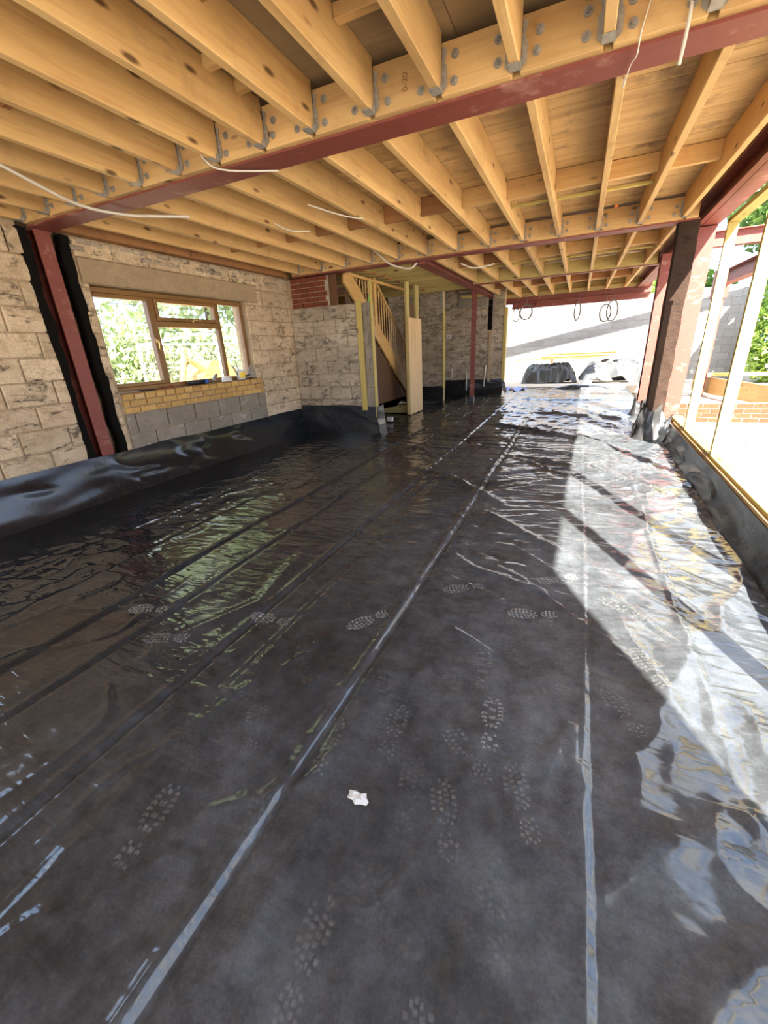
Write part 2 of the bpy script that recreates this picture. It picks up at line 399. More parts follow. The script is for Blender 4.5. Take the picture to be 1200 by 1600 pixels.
def floorH(x, y):
    x = np.asarray(x, float); y = np.asarray(y, float)
    wob = 0.012 * vnoise(y*0.7, y*0+3.3)
    z = 0.010 * fbm(x*0.9+5, y*0.9, 3) + 0.007 * fbm(x*2.9, y*1.7+8, 2)
    def ridge(x0, h, w, k=3.0):
        d = x - x0 - 0.010*vnoise(y*0.9+x0*7, y*0+x0); hh = h*(0.75+0.35*vnoise(y*1.3+x0*3, y*0+1.0))
        return np.where(d > 0, hh*np.exp(-(d/w)**2), hh*np.exp(-(d/(w*k))**2))
    def groove(x0, h, w):
        d = x - x0 - 0.010*vnoise(y*0.9+x0*7, y*0+x0); return -h*np.exp(-(d/w)**2)
    def step(x0, h, w):
        d = x - x0 - 0.010*vnoise(y*0.9+x0*7, y*0+x0); return h*sstep(-w, w, d)
    z += ridge(0.17, 0.009, 0.006, 2.0) + groove(0.185, 0.004, 0.008)
    z += ridge(-0.78, 0.019, 0.013, 2.2) + groove(-0.75, 0.010, 0.014)
    z += step(-1.28, 0.007, 0.012) + ridge(-1.30, 0.006, 0.01, 1)
    z += groove(-1.50, 0.016, 0.010) + ridge(-1.535, 0.008, 0.012, 2)
    z += ridge(-2.07, 0.012, 0.010, 2.0) + groove(-2.045, 0.008, 0.008)
    z += ridge(-2.44, 0.032, 0.020, 1.3)
    z += step(-2.98, 0.030, 0.055) + ridge(-3.55, 0.008, 0.012, 2)
    z += ridge(0.62, 0.006, 0.008, 2.5)
    d = x + 0.66 - 0.02*vnoise(y*0.9-5.46, y*0-0.78); z += 0.005*np.exp(-(d/0.055)**2)
    near = sstep(3.2, 1.6, y)
    n = fbm(x*1.9+21+0.4*y, y*1.1-0.5*x, 2); rg = np.clip(1 - np.abs(n)*3.6, 0, 1)**2
    z += rg * 0.008 * near * sstep(-0.70, -0.55, x)
    n = fbm(x*3.1-0.8*y, y*1.6+14+0.9*x, 2); rg = np.clip(1 - np.abs(n)*6.0, 0, 1)**1.6
    z += rg * 0.007 * near * sstep(-0.1, 0.35, vnoise(x*1.3+2, y*1.2+40))
    # cross-wrinkles of the loose film
    far = sstep(2.2, 4.5, y)
    wx = x*0.8 + 0.5*y; wy = y - 0.30*x
    n = fbm(wx*0.9, wy*3.6 + 2.5*vnoise(x*0.6, y*0.5), 3); rg = np.clip(1 - np.abs(n)*3.2, 0, 1)**2
    z += rg * 0.020 * far * (0.35 + 0.65*sstep(-0.3, 0.5, vnoise(x*0.55+3, y*0.45))) * sstep(-2.0, -0.6, x)
    a_ = (0.72*x - 0.70*y) + 0.25*vnoise(x*0.8+11, y*0.8); b_ = (0.70*x + 0.72*y) + 0.16*vnoise(x*1.1, y*1.1+5)
    zone = sstep(1.6, 2.8, y)*sstep(9.5, 7.0, y)*sstep(-1.6, -0.8, x)
    n = fbm(a_*0.8+3, b_*3.1, 2); rg = np.clip(1 - np.abs(n)*5.5, 0, 1)**1.6
    z += rg * 0.024 * zone * sstep(-0.45, 0.35, vnoise(x*0.7+8, y*0.6))
    n = fbm(a_*1.5+13, b_*6.3+4, 2); rg = np.clip(1 - np.abs(n)*5.0, 0, 1)**1.5
    z += rg * 0.010 * zone * sstep(-0.3, 0.4, vnoise(x*1.1+4, y*0.9+2))
    n = fbm(x*1.0+0.3*y, y*4.6+0.5*x, 2); rg = np.clip(1 - np.abs(n)*4.5, 0, 1)**1.5
    z += rg * 0.016 * sstep(4.0, 6.0, y) * sstep(-3.4, -2.2, x)
    n = fbm(x*2.3+0.5*y+7, y*2.0-0.8*x, 2); rg = np.clip(1 - np.abs(n)*6, 0, 1)**1.5
    z += rg * 0.009 * sstep(-0.6, -1.4, x) * sstep(-0.2, 0.3, vnoise(x*0.9+31, y*0.8))
    n = fbm(x*1.1+9, y*5.2-0.6*x, 3); rg = np.clip(1 - np.abs(n)*3.0, 0, 1)**2
    z += rg * 0.006 * sstep(1.2, 2.6, y) * (0.4 + 0.6*sstep(-0.2, 0.6, vnoise(x*0.8, y*0.8+7)))
    n = fbm((x-0.5*y)*0.9+2, (y*0.6+x)*1.1, 3); rg = np.clip(1 - np.abs(n)*4.5, 0, 1)**2
    z += rg * 0.018 * sstep(-0.15, 0.5, x) * (1 - 0.5*far)
    n = fbm((x+0.4*y)*1.3, (y-0.2*x)*2.0+4, 3); rg = np.clip(1 - np.abs(n)*4.0, 0, 1)**2
    z += rg * 0.008 * sstep(-0.3, -1.6, x) * sstep(-0.1, 0.4, vnoise(x*0.9+1, y*0.7))
    for pts, h, w in ([(-1.55,7.9),(-0.6,7.2),(0.1,6.66),(0.75,5.8)], 0.055, 0.07), ([(-1.8,4.65),(-1.2,4.35),(-0.4,3.5)], 0.030, 0.05), \
        ([(-2.6,5.9),(-1.9,5.6),(-1.5,5.0)], 0.035, 0.05), ([(-0.7,5.5),(0.1,5.1),(0.9,4.2)], 0.022, 0.05), ([(-0.6,3.4),(-0.1,2.9),(0.35,2.5)], 0.020, 0.04), \
        ([(-0.75,2.6),(-0.45,2.35),(0.05,2.2)], 0.014, 0.03), ([(-0.5,1.75),(-0.2,1.6)], 0.012, 0.02), ([(0.0,1.0),(0.12,1.3),(0.15,0.8)], 0.012, 0.03), \
        ([(-0.9,9.2),(0.3,8.7),(1.0,8.5)], 0.05, 0.08), ([(-2.3,8.6),(-1.5,9.4),(-1.1,10.6)], 0.02, 0.05), ([(-1.4,11.5),(0.0,11.2),(1.0,11.4)], 0.03, 0.09), \
        ([(-1.9,1.0),(-1.6,1.6),(-1.75,2.3)], 0.014, 0.05), ([(-1.0,0.5),(-0.72,0.72),(-0.6,1.0)], 0.012, 0.03), ([(-0.62,0.25),(-0.58,0.75)], 0.012, 0.05), \
        ([(0.3,0.5),(0.6,0.85),(0.95,1.05)], 0.022, 0.06), ([(0.25,0.9),(0.6,1.1),(1.0,1.6)], 0.02, 0.05), ([(0.25,0.2),(0.7,0.45),(1.1,0.5)], 0.024, 0.07):
        z += seg_ridge(x, y, pts, h, w)
    # the film turns up a little at its edges
    z += 0.05 * sstep(0.22, 0.0, x - WL) ** 2
    return z
def grid_obj(name, X, Y, Zf, mat, parent=None, **k):
    nx, ny = X.shape[1], X.shape[0]
    V = np.stack([X, Y, Zf], -1).reshape(-1, 3)
    i = np.arange(nx*ny).reshape(ny, nx)
    Q = np.stack([i[:-1,:-1], i[:-1,1:], i[1:,1:], i[1:,:-1]], -1).reshape(-1, 4)
    me = bpy.data.meshes.new(name); me.vertices.add(len(V)); me.loops.add(Q.size); me.polygons.add(len(Q))
    c = (V.min(0) + V.max(0)) / 2
    me.vertices.foreach_set('co', (V - c).ravel()); me.loops.foreach_set('vertex_index', Q.ravel().astype(np.int32))
    me.polygons.foreach_set('loop_start', np.arange(0, Q.size, 4, dtype=np.int32)); me.polygons.foreach_set('loop_total', np.full(len(Q), 4, dtype=np.int32))
    me.polygons.foreach_set('use_smooth', np.ones(len(Q), bool)); me.materials.append(mat); me.update(calc_edges=True)
    o = bpy.data.objects.new(name, me); COL.objects.link(o); o.location = Vector(c) - (wloc(parent) if parent else Vector((0,0,0))); o.parent = parent
    return tag(o, **k)
ys = np.concatenate([np.arange(-3, 0, 0.1), np.arange(0, 2.6, 0.0115), np.arange(2.6, 7, 0.018), np.arange(7, 14.0, 0.035)])
uu = np.linspace(0, 1, 450)
YY, UU = np.meshgrid(ys, uu, indexing='ij'); XX = WL + 0.02 + UU * (RX(YY) + 0.02 - WL)
floor = grid_obj('floor', XX, YY, floorH(XX, YY), POLY, label='creased black polythene membrane covering the whole floor', kind='structure')
slab = MB().box(WL - 0.3, 1.45, -3.2, 14.4, -0.30, -0.06).build('slab', MORTAR, floor)

# upstands ----------------------------------------------------------
def upstand(name, base, n_out, L, h0, foot, mat=POLYU, seed=0.0, amp=1.0, hj=0.02, parent=floor, top_gap=0.012):
    """sheet turned up a wall: base(s)->(x,y), outward normal n_out, length L"""
    ns = max(8, int(L / 0.022)); nt_ = 22
    S, T = np.meshgrid(np.linspace(0, L, ns), np.linspace(0, 1, nt_), indexing='ij')
    hh = h0 + hj * vnoise(S*1.7 + seed, S*0 + seed)
    prof = foot * (1 - T)**2.2 + top_gap
    fold = 0.060*amp * (fbm(S*1.0 + seed + 0.9*T, T*1.3 + seed*3 - 0.5*S, 2) + 0.25) * np.sin(np.pi*np.clip(T*0.92+0.05, 0, 1))
    n = fbm(S*1.4 + 1.6*T + seed*2, T*1.1 - S*0.5, 2); fold += 0.030*amp * np.clip(1 - np.abs(n)*4, 0, 1)**2 * np.sin(np.pi*T*0.95)
    D = np.maximum(prof + fold, 0.004)
    B = np.array([base(s) for s in np.linspace(0, L, ns)])
    X = B[:, 0][:, None] + n_out[0]*D; Y = B[:, 1][:, None] + n_out[1]*D; Zz = T*hh - 0.005
    return grid_obj(name, X, Y, Zz, mat, parent)
upstand('upstand', lambda s: (WL, -0.2 + s), (1, 0), 6.95, 0.465, 0.16, seed=1.3, amp=0.75)

# boot prints -------------------------------------------------------
def boot_print(x, y, rot, s=1.0, style=0, mirror=1, mat=PRINT):
    mb = MB(); quads = []
    def lug(cx, cy, w, h, sk):
        quads.append([(cx-w/2, cy-h/2+sk), (cx, cy-h/2-sk*0.2), (cx+w/2, cy-h/2+sk), (cx+w/2, cy+h/2+sk), (cx, cy+h/2-sk*0.2), (cx-w/2, cy+h/2+sk)])
    rnd = random.Random(int(x*1000+y*77))
    for part, (c0, hl, hw, rows) in enumerate(((0.055, 0.085, 0.048, 8), (-0.095, 0.042, 0.036, 4))):
        for r in range(rows):
            v = -1 + (2*r+1)/rows; hw_ = hw*math.sqrt(max(0.05, 1-abs(v)**2.6)); cy = c0 + v*hl
            if style == 0:
                hh_ = 2*hl/rows*0.70
                for sg in (-1, 1):      # chevron bars, open down the middle
                    for (f0, f1) in ((0.06, 0.50), (0.58, 1.0)):
                        x0_, x1_ = sg*f0*hw_, sg*f1*hw_; k0, k1 = 0.010*f0, 0.010*f1
                        q = [(x0_, cy-hh_/2-k0), (x0_, cy+hh_/2-k0), ((x0_+x1_)/2, cy+hh_/2-(k0+k1)/2), (x1_, cy+hh_/2-k1), (x1_, cy-hh_/2-k1), ((x0_+x1_)/2, cy-hh_/2-(k0+k1)/2)]
                        quads.append(q if sg < 0 else q[::-1])
            elif style == 1:
                for cx in (-0.7, 0.7):
                    if rnd.random() < 0.9: lug(cx*hw_, cy, hw_*0.5, 2*hl/rows*0.6, -0.004)
                if r % 2 == 0: lug(0, cy, hw_*0.6, 2*hl/rows*0.9, 0.004)
            else:
                for cx in (-0.75, -0.25, 0.25, 0.75):
                    if rnd.random() < 0.85: lug(cx*hw_, cy + (0.004 if cx in (-0.25, 0.75) else -0.004), hw_*0.36, 2*hl/rows*0.62, 0.001)
    cr, sr = math.cos(rot), math.sin(rot); V = []; Fc = []
    for q in quads:
        i0 = len(V)
        for (a, b) in q:
            a *= s*mirror; b *= s; V.append((x+a*cr-b*sr, y+a*sr+b*cr))
        Fc.append(tuple(range(i0, i0+6)) if mirror > 0 else tuple(reversed(range(i0, i0+6))))
    A = np.array(V); z = floorH(A[:, 0], A[:, 1]) + 0.0035
    mesh_obj('boot_print', np.column_stack([A, z]), Fc, mat, floor)
prints = [(-0.90,1.64,2.53,0),(-0.49,2.115,2.04,0),(-1.43,1.475,1.63,0),(-0.16,1.22,0.1,1),(-1.86,1.14,1.9,0),(0.02,2.40,2.1,0),(-0.09,1.99,1.9,0),(-2.2,1.30,1.9,0),
 (-1.13,0.95,0.6,2),(-1.02,0.86,0.5,2),(-0.61,0.65,0.3,2),(-1.09,0.45,0.2,1),(-0.45,0.38,0.1,2),(-0.22,1.06,0.9,2),(0.02,2.40,1.2,0),(-0.09,1.99,1.1,0),(-0.23,0.82,0.4,2),
 (-0.36,0.85,0.2,2),(-0.62,0.40,0.1,2),(-0.30,1.75,1.7,0),(-0.1,1.6,0.8,1),(0.0,1.45,2.0,1),(-0.55,1.4,1.2,2),(-0.35,1.35,0.2,1),(-0.5,1.05,0.1,2),(-0.1,2.75,1.4,0),(0.05,3.1,0.3,0),
 (-0.55,2.75,1.5,0),(-0.62,3.4,1.4,0),(-0.5,3.45,1.5,0),(0.35,2.2,0.9,1),(0.42,1.75,0.4,0),(0.5,2.75,1.0,0),(0.3,1.45,0.5,2),(-1.2,0.7,0.9,2),(-2.25,1.0,1.1,0),(-1.75,0.95,0.4,1),(-0.95,0.35,0.6,2),
 (-0.7,0.9,0.2,2),(-0.05,0.65,0.3,2),(-0.3,0.55,1.0,1),(-0.98,2.9,1.2,0),(-0.9,2.3,0.4,1),(-2.2,1.45,1.2,0),(-1.35,1.05,0.9,2),(-0.4,0.2,0.3,2),(-1.05,1.25,0.7,1),(-0.35,2.45,1.2,1),(-0.75,0.55,0.5,2),(-0.15,0.30,0.2,2),(-0.6,1.2,0.3,2),(-0.02,0.95,0.4,2),(-0.25,1.5,0.2,1),(-1.15,1.75,1.1,0),(-0.7,1.85,1.0,1),(-0.2,2.2,0.6,2)]
for i, (x, y, r, st) in enumerate(prints): boot_print(x, y, r, 0.92, st, 1 if i % 2 else -1, PRINT if i < 8 else PRINT2)
mb = MB(); a = np.linspace(0, 2*math.pi, 13)[:-1]
rr = [0.030,0.024,0.032,0.02,0.028,0.034,0.026,0.03,0.02,0.03,0.024,0.033]
V = [(-0.51+1.3*rr[i]*math.cos(t), 0.77+0.8*rr[i]*math.sin(t), floorH(-0.51,0.77)+0.002) for i, t in enumerate(a)] + [(-0.51+0.6*rr[i]*math.cos(t), 0.77+0.4*rr[i]*math.sin(t), floorH(-0.51,0.77)+0.012+0.004*math.sin(3*t)) for i, t in enumerate(a)]
mesh_obj('plaster_crumb', V, [(i, (i+1)%12, (i+1)%12+12, i+12) for i in range(12)] + [tuple(range(12, 24))], WHITE, None, label='crushed white plaster crumb on the black plastic in front', cat='debris')

# ------------------------------------------------------------------ block laying
def lay(parent, axis, face, nrm, u0, u1, z0, z1, bw, bh, mat, name='block', holes=(), joint=0.012, depth=0.06, off=0.0, proud=0.004, chip=0.006, shift=0.5):
    """lay blocks on a wall face. axis: 0 = wall runs along x (face at y), 1 = wall runs along y (face at x)"""
    z = z0; r = 0
    while z < z1 - 0.02:
        zt = min(z + bh, z1); u = u0 - (bw*shift if r % 2 else 0.0) - off
        while u < u1 - 0.01:
            rects = [(max(u, u0), min(u + bw, u1), z, zt)]
            for (a, b, c, d) in holes:
                nr = []
                for (p, q, s, t) in rects:
                    if q <= a or p >= b or t <= c or s >= d: nr.append((p, q, s, t)); continue
                    if p < a: nr.append((p, a, s, t))
                    if q > b: nr.append((b, q, s, t))
                    m0, m1 = max(p, a), min(q, b)
                    if s < c: nr.append((m0, m1, s, c))
                    if t > d: nr.append((m0, m1, d, t))
                rects = nr
            for (p, q, s, t) in rects:
                if q - p < 0.035 or t - s < 0.03: continue
                pr = random.uniform(-proud, proud); j = joint/2; c = chip
                A = [(p+j, s+j), (q-j, s+j), (q-j, t-j), (p+j, t-j)]
                Bq = [(a_[0] + (c if i in (0, 3) else -c)*random.uniform(.6, 1.8), a_[1] + (c if i < 2 else -c)*random.uniform(.6, 1.8)) for i, a_ in enumerate(A)]
                V = []
                for dd, Q in ((-depth, A), (pr - c*0.8, A), (pr, Bq)):
                    for (uu_, zz_) in Q:
                        d_ = face + nrm*dd; V.append((d_, uu_, zz_) if axis == 1 else (uu_, d_, zz_))
                Fc = [(4,5,1,0),(5,6,2,1),(6,7,3,2),(7,4,0,3),(8,9,5,4),(9,10,6,5),(10,11,7,6),(11,8,4,7),(11,10,9,8)]
                if (axis == 1 and nrm > 0) or (axis == 0 and nrm < 0): Fc = [tuple(reversed(f)) for f in Fc]
                mesh_obj(name, V, Fc, mat, parent)
            u += bw
        z += bh; r += 1

# left wall: core, blocks, lintel, sill bricks ------------------------
WY0, WY1, WZ0, WZ1 = 3.25, 5.64, 1.085, 2.215         # window opening
CH0, CH1 = 2.72, 3.13                                  # chase for the steel post
core = MB()
tk = 0.02                                              # blocks stand this far proud of the core
for (a, b, c, d) in ((-3, CH0, 0, 2.95), (CH0, CH1, 0, 2.95), (CH1, WY0-0.06, 0, 2.95), (WY0-0.06, WY0, 0, 2.95), (WY1, 8.0, 0, 2.95), (WY0, WY1, 0, WZ0), (WY0, WY1, WZ1, 2.95)):
    ch = a == CH0
    x1_ = WL-tk-(0.15 if ch else 0)
    if a == -3:       # second window, out of frame, lets light in near the camera
        for (p, q, s, t) in ((-3, -1.3, 0, 2.95), (0.9, b, 0, 2.95), (-1.3, 0.9, 0, 1.0), (-1.3, 0.9, 2.2, 2.95)): core.box(WL-0.28, WL-tk, p, q, s, t)
    elif a == WY0-0.06: core.box(WL-0.09, x1_, a, b, c, d)
    else: core.box(WL-0.28, x1_, a, b, c, d)
wall_left = core.build('wall_left', MORTAR, None, label='old blockwork wall with plaster residue and a window', kind='structure')
H_ = [(WY0, WY1, WZ0, WZ1), (CH0, CH1, 0, 3.0), (-1.3, 0.9, 1.0, 2.2)]
LZ0, LZ1 = WZ1, 2.46
lay(wall_left, 1, WL, 1, -0.3, CH0 - 0.0, 0.40, 2.62, 0.445, 0.222, BLOCK, holes=H_, proud=0.010, chip=0.010, joint=0.012)
lay(wall_left, 1, WL, 1, CH1, 6.98, 0.40, 2.62, 0.445, 0.222, BLOCK, holes=H_ + [(3.18, 5.92, LZ0, LZ1), (3.22, 5.78, 0.3, WZ0)], proud=0.008, chip=0.009, joint=0.010, off=0.2)
MB().cbox(WL-0.05, WL+0.012, 3.19, 5.91, LZ0+0.003, LZ1-0.004, 0.01).build('lintel', LINTEL, wall_left)
lay(wall_left, 1, WL+0.004, 1, 3.24, 5.77, 0.40, 0.855, 0.445, 0.228, GREYBLK, holes=[], joint=0.014, off=0.1)
lay(wall_left, 1, WL+0.012, 1, 3.26, 5.76, 0.858, 1.005, 0.222, 0.0735, YBRICK, name='brick', joint=0.012, proud=0.006, off=0.03)
for k in range(17):        # top course: brick-on-edge under the window board
    y0 = 3.27 + k*0.146
    o = MB().cbox(WL-0.10, WL+0.012+random.uniform(-.006, .006), y0+0.006, y0+0.140, 1.008, 1.082+random.uniform(-.006, .003), 0.008).build('brick', YBRICK, wall_left)
for (a, b, sd_) in ((CH0-0.015, CH0+0.06, 1.0), (CH1-0.055, CH1+0.02, 9.0)):     # torn black lining of the chase
    zz = np.linspace(0.3, 2.63, 70); V = []
    for z in zz:
        e0 = a + 0.030*float(fbm(np.array(z*5+sd_), np.array(sd_), 4)); e1 = b + 0.030*float(fbm(np.array(z*5+sd_*3), np.array(2*sd_), 4))
        V += [(WL+0.006, e0, z), (WL+0.004, e1, z), (WL-0.10, e1, z), (WL-0.10, e0, z)]
    Fc = [(4*i+k, 4*i+(k+1) % 4, 4*i+4+(k+1) % 4, 4*i+4+k) for i in range(len(zz)-1) for k in range(4)] + [(3, 2, 1, 0), tuple(4*(len(zz)-1)+k for k in range(4))]
    fixn(mesh_obj('chase_lining', V, Fc, BLACK, wall_left))
timber('wall_plate', WL-0.02, WL+0.10, 3.05, 6.7, 2.64, 2.74, REDWOOD, wall_left)
# rubble band under the wall plate
lay(wall_left, 1, WL+0.01, 1, 3.14, 6.7, 2.50, 2.635, 0.16, 0.068, BLOCKS, name='rubble', joint=0.02, proud=0.02, chip=0.012)

# window ------------------------------------------------------------------
window_1 = empty('window_1', (WL-0.10, (WY0+WY1)/2, WZ0), label='brown oak-effect window with leaded glass in the left wall', kind='structure')
FX0, FX1 = WL-0.165, WL-0.095
def wbar(name, y0, y1, z0, z1, x0=FX0, x1=FX1, mat=OAKPVC, parent=window_1, b=0.008):
    return MB().cbox(x0, x1, y0, y1, z0, z1, b).build(name, mat, parent)
fw = 0.062
A0, A1, Z0w, Z1w = WY0-0.055, WY1-0.005, WZ0+0.004, WZ1-0.004
M1, M2 = 4.02, 5.10            # mullions
TR = 1.86                      # transom
wbar('frame_jamb', A0, A0+fw, Z0w, Z1w); wbar('frame_jamb', A1-fw, A1, Z0w, Z1w)
wbar('frame_head', A0+fw, A1-fw, Z1w-fw, Z1w); wbar('frame_cill', A0+fw, A1-fw, Z0w, Z0w+fw)
wbar('mullion', M1-0.035, M1+0.035, Z0w+fw, Z1w-fw); wbar('mullion', M2-0.035, M2+0.035, Z0w+fw, Z1w-fw)
wbar('transom', M1+0.035, M2-0.035, TR-0.035, TR+0.035)
def sash(y0, y1, z0, z1, w=0.042, proudx=0.018):
    x0, x1 = FX0+0.01, FX1+proudx
    for a in ((y0, y0+w, z0, z1), (y1-w, y1, z0, z1), (y0+w, y1-w, z0, z0+w), (y0+w, y1-w, z1-w, z1)): wbar('sash_rail', *a, x0=x0, x1=x1, b=0.006)
    return y0+w, y1-w, z0+w, z1-w
p1 = sash(A0+fw, M1-0.035, Z0w+fw, Z1w-fw); p2 = sash(M1+0.035, M2-0.035, TR+0.035, Z1w-fw)
p3 = (M1+0.035, M2-0.035, Z0w+fw, TR-0.035); p4 = (M2+0.035, A1-fw, Z0w+fw, Z1w-fw)
for (y0, y1, z0, z1) in (p1, p2, p3, p4):
    MB().box(WL-0.138, WL-0.132, y0-0.004, y1+0.004, z0-0.004, z1+0.004).build('pane', GLASS, window_1)
    i = 0.045; xx = WL-0.128; c = 0.05
    P = [(y0+i+c, z0+i), (y1-i-c, z0+i), (y1-i-c, z0+i+c), (y1-i, z0+i+c), (y1-i, z1-i-c), (y1-i-c, z1-i-c), (y1-i-c, z1-i), (y0+i+c, z1-i), (y0+i+c, z1-i-c), (y0+i, z1-i-c), (y0+i, z0+i+c), (y0+i+c, z0+i+c)]
    MB().tube([(xx, a, b) for a, b in P], 0.0032, 4, closed=True).build('lead_came', LEAD, window_1)
mb = MB()                       # leaded motif in the middle of the left pane
yc, zc = (p1[0]+p1[1])/2, 1.62
for s in (-1, 0, 1):
    mb.tube([(WL-0.128, yc-0.11, zc+0.07*s), (WL-0.128, yc+0.11, zc+0.07*s)], 0.003, 4)
    mb.tube([(WL-0.128, yc+0.05*s, zc-0.12+0.03*abs(s)), (WL-0.128, yc+0.05*s, zc+0.12-0.03*abs(s))], 0.003, 4)
mb.build('lead_motif', LEAD, window_1)
def handle(y, z, ang):
    d = (math.sin(ang), math.cos(ang)); x = FX1+0.022
    mb = MB(); mb.cbox(FX1+0.016, x+0.004, y-0.011, y+0.011, z-0.03, z+0.03, 0.004)
    mb.tube([(x, y, z), (x+0.03, y, z), (x+0.035, y+d[0]*0.02, z+d[1]*0.02), (x+0.022, y+d[0]*0.07, z+d[1]*0.07), (x+0.03, y+d[0]*0.12, z+d[1]*0.12)], [0.009, 0.009, 0.009, 0.007, 0.006], 8)
    mb.build('handle', BRASS, window_1, True)
handle(M1-0.056, 1.66, math.pi); handle((p2[0]+p2[1])/2+0.05, TR+0.056, math.pi/2)
MB().cbox(WL-0.10, WL+0.0, 3.26, 5.63, WZ0-0.012, WZ0+0.006, 0.004).build('window_board', OAKPVC, window_1)
o2 = MB()                       # frame of the second window, beyond the picture's left edge
for a in ((-1.3,-1.24,1.0,2.2),(0.84,0.9,1.0,2.2),(-1.24,0.84,1.0,1.06),(-1.24,0.84,2.14,2.2),(-0.5,-0.44,1.06,2.14),(0.1,0.16,1.06,2.14)): o2.cbox(FX0, FX1, *a, 0.006)
w2 = o2.build('window_2', OAKPVC, None, label='brown window frame in the left wall beside the camera', kind='structure')
MB().box(WL-0.138, WL-0.132, -1.245, 0.845, 1.055, 2.145).build('pane', GLASS, w2)

# things on the window ledge
LZ = 1.092
t = empty('sealant_cartridge', (WL-0.03, 4.42, LZ), label='black cartridge with blue cap lying on the window ledge', cat='cartridge')
MB().tube([(WL-0.03, 4.27, LZ+0.032), (WL-0.03, 4.275, LZ+0.034), (WL-0.03, 4.54, LZ+0.034)], [0.026, 0.033, 0.033], 14).build('body', BLKP, t, True)
MB().tube([(WL-0.03, 4.54, LZ+0.034), (WL-0.03, 4.60, LZ+0.034)], [0.035, 0.035], 14).build('cap', BLUEP, t, True)
MB().tube([(WL-0.03, 4.60, LZ+0.034), (WL-0.03, 4.66, LZ+0.036)], [0.012, 0.005], 10).build('nozzle', BLUEP, t, True)
t = empty('bottle', (WL-0.02, 4.74, LZ), label='small silver bottle leaning beside the black cartridge on the ledge', cat='bottle')
MB().tube([(WL-0.02, 4.70, LZ+0.03), (WL-0.02, 4.72, LZ+0.05), (WL-0.02, 4.78, LZ+0.10)], [0.022, 0.026, 0.024], 12).build('body', GALV, t, True)
MB().tube([(WL-0.02, 4.78, LZ+0.10), (WL-0.02, 4.795, LZ+0.115)], [0.012, 0.012], 10).build('cap', BLKP, t, True)
t = empty('paper_packet', (WL-0.01, 4.97, LZ), label='crumpled white packet on the ledge left of the tub', cat='packet')
V = []; mb = MB()
for k in range(5):
    zz = LZ + 0.072*math.sin(k/4*math.pi*0.5)
    for j in range(12):
        an = 2*math.pi*j/12; r_ = (1-0.10*k)*(1+0.10*math.sin(j*2.3+k)); V.append((WL-0.01+0.05*r_*math.cos(an), 4.97+0.105*r_*math.sin(an), zz+0.006*math.sin(j*1.7+k*2)*(k > 0)))
mesh_obj('wrapper', V, [(a*12+j, a*12+(j+1) % 12, (a+1)*12+(j+1) % 12, (a+1)*12+j) for a in range(4) for j in range(12)] + [tuple(range(48, 60))], WHITE, t, True)
t = empty('plastic_tub', (WL-0.01, 5.28, LZ), label='white tub with a yellow label and tools inside on the ledge', cat='tub')
MB().tube([(WL-0.01, 5.28, LZ), (WL-0.01, 5.28, LZ+0.14), (WL-0.01, 5.28, LZ+0.142), (WL-0.01, 5.28, LZ+0.02)], [0.062, 0.075, 0.070, 0.058], 18).build('body', WHITE, t, True)
mb = MB(); n = 7
V = [(WL-0.01+(0.0645+0.013*q/0.14*1.0+0.001)*math.cos(-1.1+0.25*k), 5.28+(0.0645+0.013*q/0.14+0.001)*math.sin(-1.1+0.25*k), LZ+q) for q in (0.03, 0.11) for k in range(n)]
mesh_obj('label_patch', V, [(k, k+1, n+k+1, n+k) for k in range(n-1)], YELLOW, t)
for k, (dy, lean) in enumerate(((-0.03, -0.10), (0.0, -0.04))):
    MB().tube([(WL-0.01, 5.28+dy, LZ+0.03), (WL-0.01, 5.28+dy+lean*1.4, LZ+0.22)], 0.011, 8).build('tool_handle', GALV, t, True)
t = empty('trowel', (WL-0.03, 5.52, LZ), label='steel trowel propped against the window frame right of the tub', cat='trowel')
V = [(WL-0.01, 5.40, LZ+0.02), (WL-0.005, 5.62, LZ+0.02), (WL-0.055, 5.60, LZ+0.22), (WL-0.05, 5.53, LZ+0.16)]
V += [(a-0.004, b, c) for a, b, c in V]
mesh_obj('blade', V, [(0,1,2,3),(7,6,5,4),(0,4,5,1),(1,5,6,2),(2,6,7,3),(3,7,4,0)], GALV, t)
MB().tube([(WL-0.02, 5.47, LZ+0.05), (WL+0.02, 5.45, LZ+0.06), (WL+0.03, 5.38, LZ+0.05)], [0.008, 0.012, 0.012], 8).build('handle', BLKP, t, True)
for k, (y, ln, mt, lb) in enumerate(((3.36, 0.30, GREYBLK, 'dark flat offcut strip at the left end of the window ledge'), (3.62, 0.22, BLKP, 'thin black strip lying on the window ledge'), (3.93, 0.16, RBRICK, 'broken brown chip on the ledge under the window handle'))):
    o = MB(); o.add([(WL-0.06, y-ln/2, LZ), (WL+0.0, y-ln/2, LZ), (WL+0.005, y+ln/2, LZ), (WL-0.05, y+ln*0.4, LZ), (WL-0.055, y-ln*0.45, LZ+0.012), (WL-0.005, y-ln*0.42, LZ+0.016), (WL, y+ln*0.4, LZ+0.035 if k == 2 else LZ+0.014), (WL-0.045, y+ln*0.3, LZ+0.012)],
        [(3,2,1,0),(4,5,6,7),(0,1,5,4),(1,2,6,5),(2,3,7,6),(3,0,4,7)]); o.build('offcut', mt, None, label=lb, cat='offcut')

